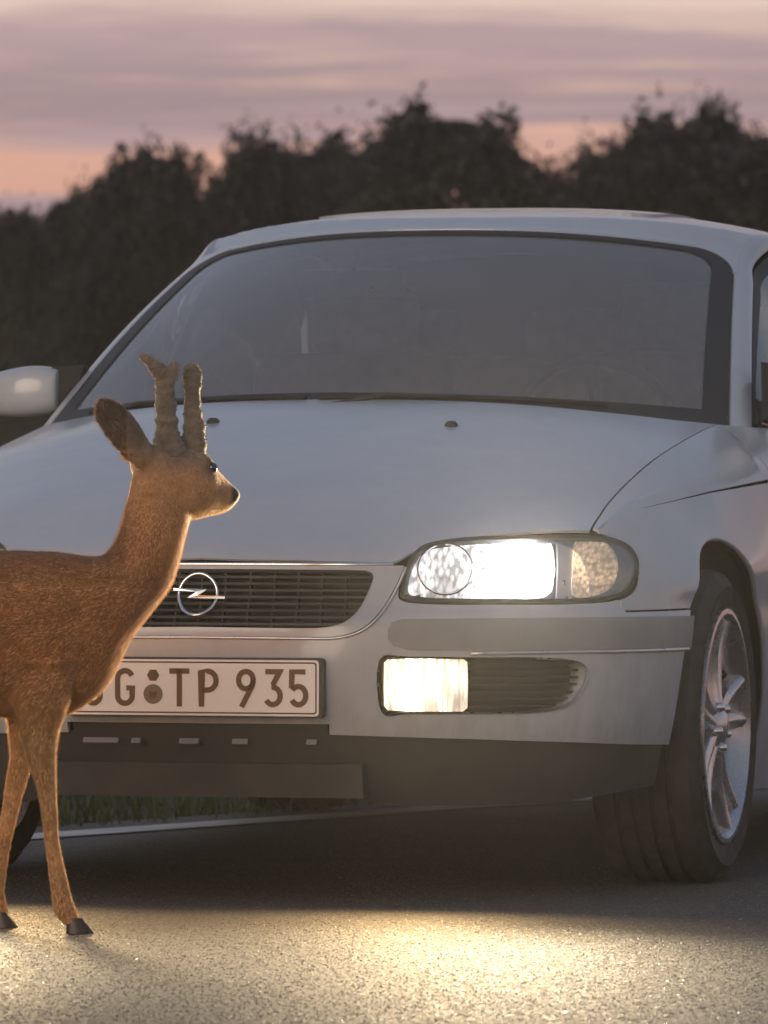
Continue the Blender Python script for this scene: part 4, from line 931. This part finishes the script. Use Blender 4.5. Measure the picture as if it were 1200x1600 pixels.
# coat colour: rusty flank, darker back and face, pale belly and inner legs (the animal's own markings)
coat_nodes = {}
def coat(name, trans):
    m = mat(name, rough=0.75, **{'Sheen Weight': 0.25, 'Sheen Roughness': 0.5}); t, b, o = nodes(m)
    at = N(t, 'ShaderNodeAttribute'); at.attribute_name = 'coat'; at.attribute_type = 'GEOMETRY'
    n = noise(t, 95, 4, 0.7); n2 = noise(t, 14, 5, 0.6)
    k = mathn(t, 'MULTIPLY', ramp(t, n, [(0.25, (0.75,)*3), (0.75, (1.18,)*3)]), ramp(t, n2, [(0.3, (0.78,)*3), (0.7, (1.18,)*3)]))
    vm = N(t, 'ShaderNodeVectorMath', operation='SCALE'); t.links.new(at.outputs['Color'], vm.inputs[0]); t.links.new(k, vm.inputs['Scale'])
    t.links.new(vm.outputs[0], b.inputs['Base Color']); b.inputs['Specular IOR Level'].default_value = 0.25
    if trans:
        tr = N(t, 'ShaderNodeBsdfTranslucent'); t.links.new(vm.outputs[0], tr.inputs[0]); mx = N(t, 'ShaderNodeMixShader'); mx.inputs[0].default_value = trans
        t.links.new(b.outputs[0], mx.inputs[1]); t.links.new(tr.outputs[0], mx.inputs[2]); t.links.new(mx.outputs[0], o.inputs[0])
    else: bump(t, b, n, 0.5, 0.004)
    return m
def coat_color(P):
    x = P[:, 0]*DS+125; y = 1455-P[:, 2]*DS
    base_ = np.array((0.50, 0.262, 0.112)); dark = np.array((0.26, 0.108, 0.048)); pale = np.array((0.62, 0.45, 0.24)); face = np.array((0.31, 0.215, 0.15)); grey = np.array((0.115, 0.085, 0.07))
    C = np.repeat(base_[None], len(P), 0)
    def mix(C, c, k): k = np.clip(k, 0, 1)[:, None]; return C*(1-k)+c*k
    backk = np.clip((915-y)/55, 0, 1)*(x < 175); C = mix(C, dark, backk*0.75)
    nape = np.clip((205+(870-y)*0.02-x+0.25*(800-y)*0)/28, 0, 1)*(y < 870)*(y > 690)*(x > 150); C = mix(C, dark, nape*0.7)
    C = mix(C, pale, np.clip((y-1010)/130, 0, 1)*np.clip((1330-y)/150, 0, 1)*0.55)
    C = mix(C, pale, np.clip((y-1200)/150, 0, 1)*0.25)
    C = mix(C, face, np.clip((760-y)/50, 0, 1)*(x > 205)*0.8)
    earr = np.clip((238-x)/16, 0, 1)*np.clip((722-y)/34, 0, 1); C = mix(C, grey, earr*0.85)
    C = mix(C, pale, np.clip((y-765)/25, 0, 1)*(x > 295)*(y < 812)*0.45)
    C = mix(C, np.array((0.10, 0.07, 0.05)), np.clip(1.3-np.hypot(x-332, y-731)/15, 0, 1)*0.9)
    C = mix(C, grey, np.clip(1.2-np.hypot((x-285)/45, (y-700)/30), 0, 1)*0.7)
    nose = np.clip((x-356)/8, 0, 1)*(y < 792)*(y > 740); C = mix(C, np.array((0.02, 0.016, 0.014)), nose)
    return C
nv_ = len(me.vertices); co = np.zeros(nv_*3); me.vertices.foreach_get('co', co); co = co.reshape(-1, 3)
ca = me.color_attributes.new('coat', 'FLOAT_COLOR', 'POINT'); cc_ = np.c_[coat_color(co), np.ones(nv_)]; ca.data.foreach_set('color', cc_.ravel())
me.materials.clear(); me.materials.append(coat('deer_coat', 0))

# fur: short hairs lying back along the body
nf_ = 200000
me.calc_loop_triangles(); tri = np.zeros(len(me.loop_triangles)*3, int); me.loop_triangles.foreach_get('vertices', tri); tri = tri.reshape(-1, 3)
nrm = np.zeros(nv_*3); me.vertices.foreach_get('normal', nrm); nrm = nrm.reshape(-1, 3)
A_, B_, C_ = co[tri[:, 0]], co[tri[:, 1]], co[tri[:, 2]]; ar = np.linalg.norm(np.cross(B_-A_, C_-A_), axis=1)
cen = (A_+B_+C_)/3; xpix = cen[:, 0]*DS+125; ar = ar*np.where(xpix < -60, 0.25, 1.0)
pick = rng.choice(len(tri), nf_, p=ar/ar.sum()); r1, r2 = rng.random(nf_), rng.random(nf_); s1 = np.sqrt(r1); w0_, w1_, w2_ = 1-s1, s1*(1-r2), s1*r2
Pp = A_[pick]*w0_[:, None]+B_[pick]*w1_[:, None]+C_[pick]*w2_[:, None]; Np = nrm[tri[pick, 0]]*w0_[:, None]+nrm[tri[pick, 1]]*w1_[:, None]+nrm[tri[pick, 2]]*w2_[:, None]
Np /= np.linalg.norm(Np, axis=1)[:, None]+1e-9
xx = Pp[:, 0]*DS+125; yy = 1455-Pp[:, 2]*DS
flow = np.stack([np.where((xx > 150) & (yy < 900), -0.35, -0.9), np.zeros(nf_), np.where((xx > 150) & (yy < 900), -0.9, -0.45)], 1)
kf = np.clip((yy-1050)/130, 0, 1)[:, None]; flow = flow*(1-kf)+np.array((0.0, 0, -1.0))*kf; flow[(xx < 232) & (yy < 705)] = (-0.6, 0, 0.7)
flow += rng.normal(0, 0.22, (nf_, 3)); flow -= Np*(flow*Np).sum(1)[:, None]; flow /= np.linalg.norm(flow, axis=1)[:, None]+1e-9
ln = np.where(yy > 1250, 0.0075, np.where(xx > 200, np.interp(yy, [760, 900], [0.005, 0.0125]), 0.0125)); ln = np.where((yy > 1060) & (xx < 140), np.interp(yy, [1060, 1110, 1150, 1250], [0.0125, 0.016, 0.013, 0.0075]), ln); ln = ln*rng.uniform(0.6, 1.3, nf_)
ln = np.where((xx > 355) & (yy < 792) & (yy > 735), 0.0012, ln)
ln = np.where(yy > 1430, 0.003, ln)
dirr = flow*0.93+Np*0.34; dirr /= np.linalg.norm(dirr, axis=1)[:, None]
sidev = np.cross(dirr, Np); sidev /= np.linalg.norm(sidev, axis=1)[:, None]+1e-9
FV = np.zeros((nf_*3, 3)); wdt = 0.00042
FV[0::3] = Pp-sidev*wdt-Np*0.001; FV[1::3] = Pp+sidev*wdt-Np*0.001; FV[2::3] = Pp+dirr*ln[:, None]
fur = mesh_obj('fur', FV, np.arange(nf_*3).reshape(-1, 3), coat('deer_fur', 0.65), DEER); tag(fur, kind='stuff')
fa = fur.data.color_attributes.new('coat', 'FLOAT_COLOR', 'POINT'); fc = np.repeat(np.c_[coat_color(Pp), np.ones(nf_)], 3, 0); fa.data.foreach_set('color', fc.ravel().astype(np.float32))
# hooves, eye, nose, antlers
M['hoof'] = mat('hoof_horn', (0.035, 0.026, 0.02), 0.4)
def hoof(x0, x1, yb, w):
    for k in (-1, 1):
        q = MB(); rg = []
        for t_ in np.linspace(0, 1, 5):
            y = yb-24*(1-t_)-1; xa = x0+(1-t_)*2; xb = x1-(1-t_)*16-2*(1-t_)
            c_ = dp((xa+xb)/2, y, w+k*0.0085); h = (xb-xa)/2/DS
            rg.append([c_+Vector((h*math.cos(a), 0.0085*(0.75+0.25*t_)*math.sin(a)*(1-0.35*max(0, math.cos(a))), 0)) for a in (2*math.pi*j/14 for j in range(14))])
        q.rings(rg); q.build('hoof', M['hoof'], DEER, auto=50)
hoof(106, 149, 1455, -0.075); hoof(-12, 24, 1455, 0.095); hoof(-394, -352, 1455, -0.075); hoof(-438, -398, 1455, 0.095)
M['eye'] = mat('eye', (0.008, 0.006, 0.005), 0.06, **{'Coat Weight': 1.0})
for (w, xx_) in ((0.036, 331), (0.108, 318)):
    q = MB(); c_ = dp(xx_, 731, w); q.rings([[c_+Vector((0.010*math.cos(b_)*math.cos(a), 0.009*math.cos(b_)*math.sin(a), 0.0105*math.sin(b_))) for a in np.linspace(0, 2*math.pi, 14, endpoint=False)] for b_ in np.linspace(-1.5, 1.5, 9)]); q.build('eye', M['eye'], DEER, True)
M['velvet'] = worn(mat('antler_velvet', **{'Sheen Weight': 0.6}), (0.085, 0.064, 0.046), (0.21, 0.165, 0.115), 30, 0.8, 0.95, 160, 0.8, 0.004)
def antler(chains):
    q = MB()
    for ch in chains: 
        P = catmull([tuple(dp(x, y, w))+(r_/DS,) for x, y, w, r_ in ch], 5); 
        q.tube([tuple(p[:3]) for p in P], [p[3]*random.uniform(0.82, 1.14) for p in P], 12)
    o = q.build('tmp', None, None); m = o.modifiers.new('r', 'REMESH'); m.mode = 'VOXEL'; m.voxel_size = 0.003
    s_ = o.modifiers.new('s', 'SMOOTH'); s_.iterations = 3
    dg = bpy.context.evaluated_depsgraph_get(); me_ = bpy.data.meshes.new_from_object(o.evaluated_get(dg)); bpy.data.objects.remove(o)
    a = bpy.data.objects.new('antler', me_); COL.objects.link(a); a.parent = DEER; me_.polygons.foreach_set('use_smooth', [True]*len(me_.polygons)); me_.materials.clear(); me_.materials.append(M['velvet'])
    n_ = 5000; vs_ = np.zeros(len(me_.vertices)*3); me_.vertices.foreach_get('co', vs_); vs_ = vs_.reshape(-1, 3); nn = np.zeros_like(vs_).ravel(); me_.vertices.foreach_get('normal', nn); nn = nn.reshape(-1, 3)
    pk = rng.integers(0, len(vs_), n_); d_ = nn[pk]+rng.normal(0, 0.5, (n_, 3)); d_ /= np.linalg.norm(d_, axis=1)[:, None]; sv = np.cross(d_, rng.normal(0, 1, (n_, 3))); sv /= np.linalg.norm(sv, axis=1)[:, None]
    W = np.zeros((n_*3, 3)); W[0::3] = vs_[pk]-sv*0.0006; W[1::3] = vs_[pk]+sv*0.0006; W[2::3] = vs_[pk]+d_*0.0022
    fz = mesh_obj('velvet_fuzz', W, np.arange(n_*3).reshape(-1, 3), M['velvet'], a); tag(fz, kind='stuff')
antler([[(268, 715, .025, 31), (262, 695, .02, 26), (260, 672, .018, 21), (259, 645, .015, 17.5), (257, 612, .012, 15.5), (253, 588, .01, 14), (243, 574, .005, 13), (232, 563, .0, 10), (223, 558, 0, 7), (217, 555, 0, 3)], [(258, 600, .012, 13), (267, 583, .012, 12), (273, 573, .012, 9), (277, 566, .012, 4)]])
antler([[(298, 712, .055, 24), (301, 690, .055, 21), (303, 672, .055, 17.5), (300, 645, .06, 15.5), (299, 610, .062, 15), (298, 588, .065, 15.5), (297, 574, .065, 12), (293, 566, .065, 5)], [(304, 600, .062, 11), (308, 586, .06, 8), (309, 577, .06, 4)]])

# ------------------------------------------------------------------ trees behind
def make_crown(seed, H, Wd, n):
    """leaves through a lumpy crown, clumps on its surface and thin upright shoots at the top"""
    r_ = np.random.default_rng(seed); ph = r_.uniform(0, 6.283, 8)
    def prof(t_): return np.sqrt(np.clip(1-((t_-0.38)/0.645)**2, 0.0, 1))
    def lump(th, t_): return 1+0.20*np.sin(2*th+ph[0]+3*t_)+0.16*np.sin(3*th+ph[1]-9*t_)+0.13*np.sin(5*th+ph[2]+15*t_)+0.10*np.sin(t_*27+ph[3]+th)
    n1_ = int(n*0.55); t_ = r_.random(n1_)**0.85; th = r_.uniform(0, 6.283, n1_); rad = np.sqrt(r_.random(n1_))*Wd*0.5*prof(t_)*lump(th, t_)
    A1 = np.stack([rad*np.cos(th), rad*np.sin(th), H*(0.05+0.88*t_)], 1)
    nb = 70; tb = r_.random(nb)**0.8; thb = r_.uniform(0, 6.283, nb); rb = Wd*0.5*prof(tb)*lump(thb, tb)*r_.uniform(0.75, 1.08, nb)
    E_ = np.stack([rb*np.cos(thb), rb*np.sin(thb), H*(0.08+0.86*tb)], 1); sz = r_.uniform(0.12, 0.34, nb)
    n2_ = int(n*0.35); k_ = r_.integers(0, nb, n2_); off = r_.normal(0, 1, (n2_, 3)); off[:, 2] *= 1.3; A2 = E_[k_]+off*sz[k_][:, None]*0.55
    nsp = 22; n3_ = n-n1_-n2_; k_ = r_.integers(0, nsp, n3_); sx = np.clip(r_.normal(0, Wd*0.24, nsp), -Wd*0.36, Wd*0.36); sy = r_.normal(0, Wd*0.2, nsp)
    top = H*(1.0-0.34*np.clip(np.abs(sx)/(Wd*0.5), 0, 1.3)**1.7)*r_.uniform(0.88, 1.0, nsp); bot = top-r_.uniform(0.35, 0.9, nsp); q_ = r_.random(n3_)**1.1
    wd = 0.20*(1-q_)+0.03; lean = r_.normal(0, 0.12, nsp)
    A3 = np.stack([sx[k_]+lean[k_]*q_+r_.normal(0, 1, n3_)*wd, sy[k_]+r_.normal(0, 1, n3_)*wd, bot[k_]+(top-bot)[k_]*q_], 1)
    C0 = np.r_[A1, A2, A3]; n = len(C0)
    d_ = r_.normal(0, 1, (n, 3)); d_ /= np.linalg.norm(d_, axis=1)[:, None]; e_ = np.cross(d_, r_.normal(0, 1, (n, 3))); e_ /= np.linalg.norm(e_, axis=1)[:, None]
    l = r_.uniform(0.045, 0.095, n)[:, None]; w_ = l*0.45
    V = np.zeros((n*4, 3)); V[0::4] = C0-d_*l; V[1::4] = C0-e_*w_; V[2::4] = C0+d_*l; V[3::4] = C0+e_*w_
    return V, np.arange(n*4).reshape(-1, 4), E_
PROT = []
for k in range(5):
    Hh = 6.0; V, F, E_ = make_crown(20+k, Hh, 2.7+0.2*k, 22000)
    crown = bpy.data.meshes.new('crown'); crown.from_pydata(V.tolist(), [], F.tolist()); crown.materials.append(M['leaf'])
    q = MB(); q.tube([(0, 0, -0.1), (0.03, 0.02, 1.0), (-0.04, 0.0, 2.6), (0.02, 0.03, 4.6)], [0.13, 0.105, 0.075, 0.03], 9)
    for e in E_[:34]:
        z0 = max(0.6, e[2]*0.55); q.tube([(0, 0, z0), (e[0]*0.5, e[1]*0.5, (z0+e[2])/2+0.1), tuple(e)], [0.05, 0.03, 0.012], 5)
    tm = q.build('trunk', M['bark'], None, True); tmesh = tm.data; bpy.data.objects.remove(tm)
    PROT.append((crown, tmesh))
def tree(px, top, dist, wscale, k, label):
    X = (px-600)/FPX*dist; Hh = CAM_H+(HORIZON-top)/FPX*dist
    T_ = empty('tree', (X, dist, -0.03), random.uniform(0, 6.28)); s_ = Hh/6.15; T_.scale = (s_*wscale, s_*wscale, s_)
    for nm, me_ in (('trunk', PROT[k][1]), ('crown', PROT[k][0])):
        o = bpy.data.objects.new(nm, me_); COL.objects.link(o); o.parent = T_
    tag(T_, label, 'tree', 'dark trees along the far side of the field'); return T_
for px, top, dist, ws, k, lb in (
    (15, 305, 98, 0.85, 0, 'low dark tree at the short end of the row, with open sky above it'),
    (110, 262, 103, 0.60, 1, 'small dark tree between the low row end and the narrow-topped tree'), (238, 188, 101, 0.80, 2, 'dark tree with a narrow pointed top, second tallest at the low end of the row'),
    (325, 258, 106, 0.6, 3, 'small dark tree filling the dip behind the narrow-topped tree'), (405, 176, 104, 0.74, 4, 'dark tree with a spiky top next to the dip in the row'), (500, 180, 108, 0.85, 0, 'broad flat-topped dark tree above the inside mirror of the car'), (595, 170, 105, 0.80, 1, 'dark tree shoulder to shoulder with the tall ragged tree'),
    (702, 124, 100, 1.02, 2, 'tall broad dark tree with a ragged top beside the gap of sky'), (765, 235, 110, 0.45, 3, 'slim dark tree half hidden behind the tall ragged tree'),
    (858, 232, 103, 0.48, 4, 'small slim dark tree standing alone across the gap of sky'), (948, 188, 107, 0.85, 0, 'rounded dark tree between the slim lone tree and the tall crown above the sunroof'), (1050, 140, 101, 0.95, 1, 'tall wide dark tree directly above the sunroof of the car'),
    (1108, 120, 104, 0.60, 3, 'slender dark tree whose tip rises highest above the roof'), (1190, 172, 100, 0.95, 2, 'dark round tree above the side window of the car'), (1320, 150, 104, 0.95, 4, 'dark tree in the row past the side of the car'), (-120, 290, 104, 0.9, 3, 'dark tree in the row past the low end')):
    tree(px, top, dist, ws, k, lb)
# undergrowth mass filling the row below the crowns
def hedge(n):
    x = rng.uniform(-9.5, 9.5, n); prof = 4.35+0.3*np.sin(x*1.3+1)+0.35*np.sin(x*3.1)+0.2*np.sin(x*7.3); gap = np.exp(-((x-2.15)/0.25)**2)*0.0
    z = (rng.random(n)**0.75)*(prof-gap); return np.stack([x, 113+rng.normal(0, 0.9, n), z], 1)
n = 70000; C0 = hedge(n); d_ = rng.normal(0, 1, (n, 3)); d_ /= np.linalg.norm(d_, axis=1)[:, None]; e_ = np.cross(d_, rng.normal(0, 1, (n, 3))); e_ /= np.linalg.norm(e_, axis=1)[:, None]
l = rng.uniform(0.08, 0.17, n)[:, None]; V = np.zeros((n*4, 3)); V[0::4] = C0-d_*l; V[1::4] = C0-e_*l*0.5; V[2::4] = C0+d_*l; V[3::4] = C0+e_*l*0.5
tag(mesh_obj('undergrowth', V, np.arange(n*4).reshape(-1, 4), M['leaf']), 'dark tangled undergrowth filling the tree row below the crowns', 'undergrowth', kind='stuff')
# ------------------------------------------------------------------ evening haze: the lamps glow in it
hz = MB().box((0, 1480, 4.2), (1000, 1600, 5.4)).build('haze'); tag(hz, kind='stuff')
hm = bpy.data.materials.new('haze'); hm.use_nodes = True; t = hm.node_tree; t.nodes.clear()
pv = N(t, 'ShaderNodeVolumePrincipled'); pv.inputs['Color'].default_value = (0.86, 0.90, 0.96, 1); pv.inputs['Density'].default_value = 0.00045; pv.inputs['Anisotropy'].default_value = 0.90
t.links.new(pv.outputs[0], N(t, 'ShaderNodeOutputMaterial').inputs['Volume']); hz.data.materials.append(hm)
scene.cycles.volume_bounces = 0
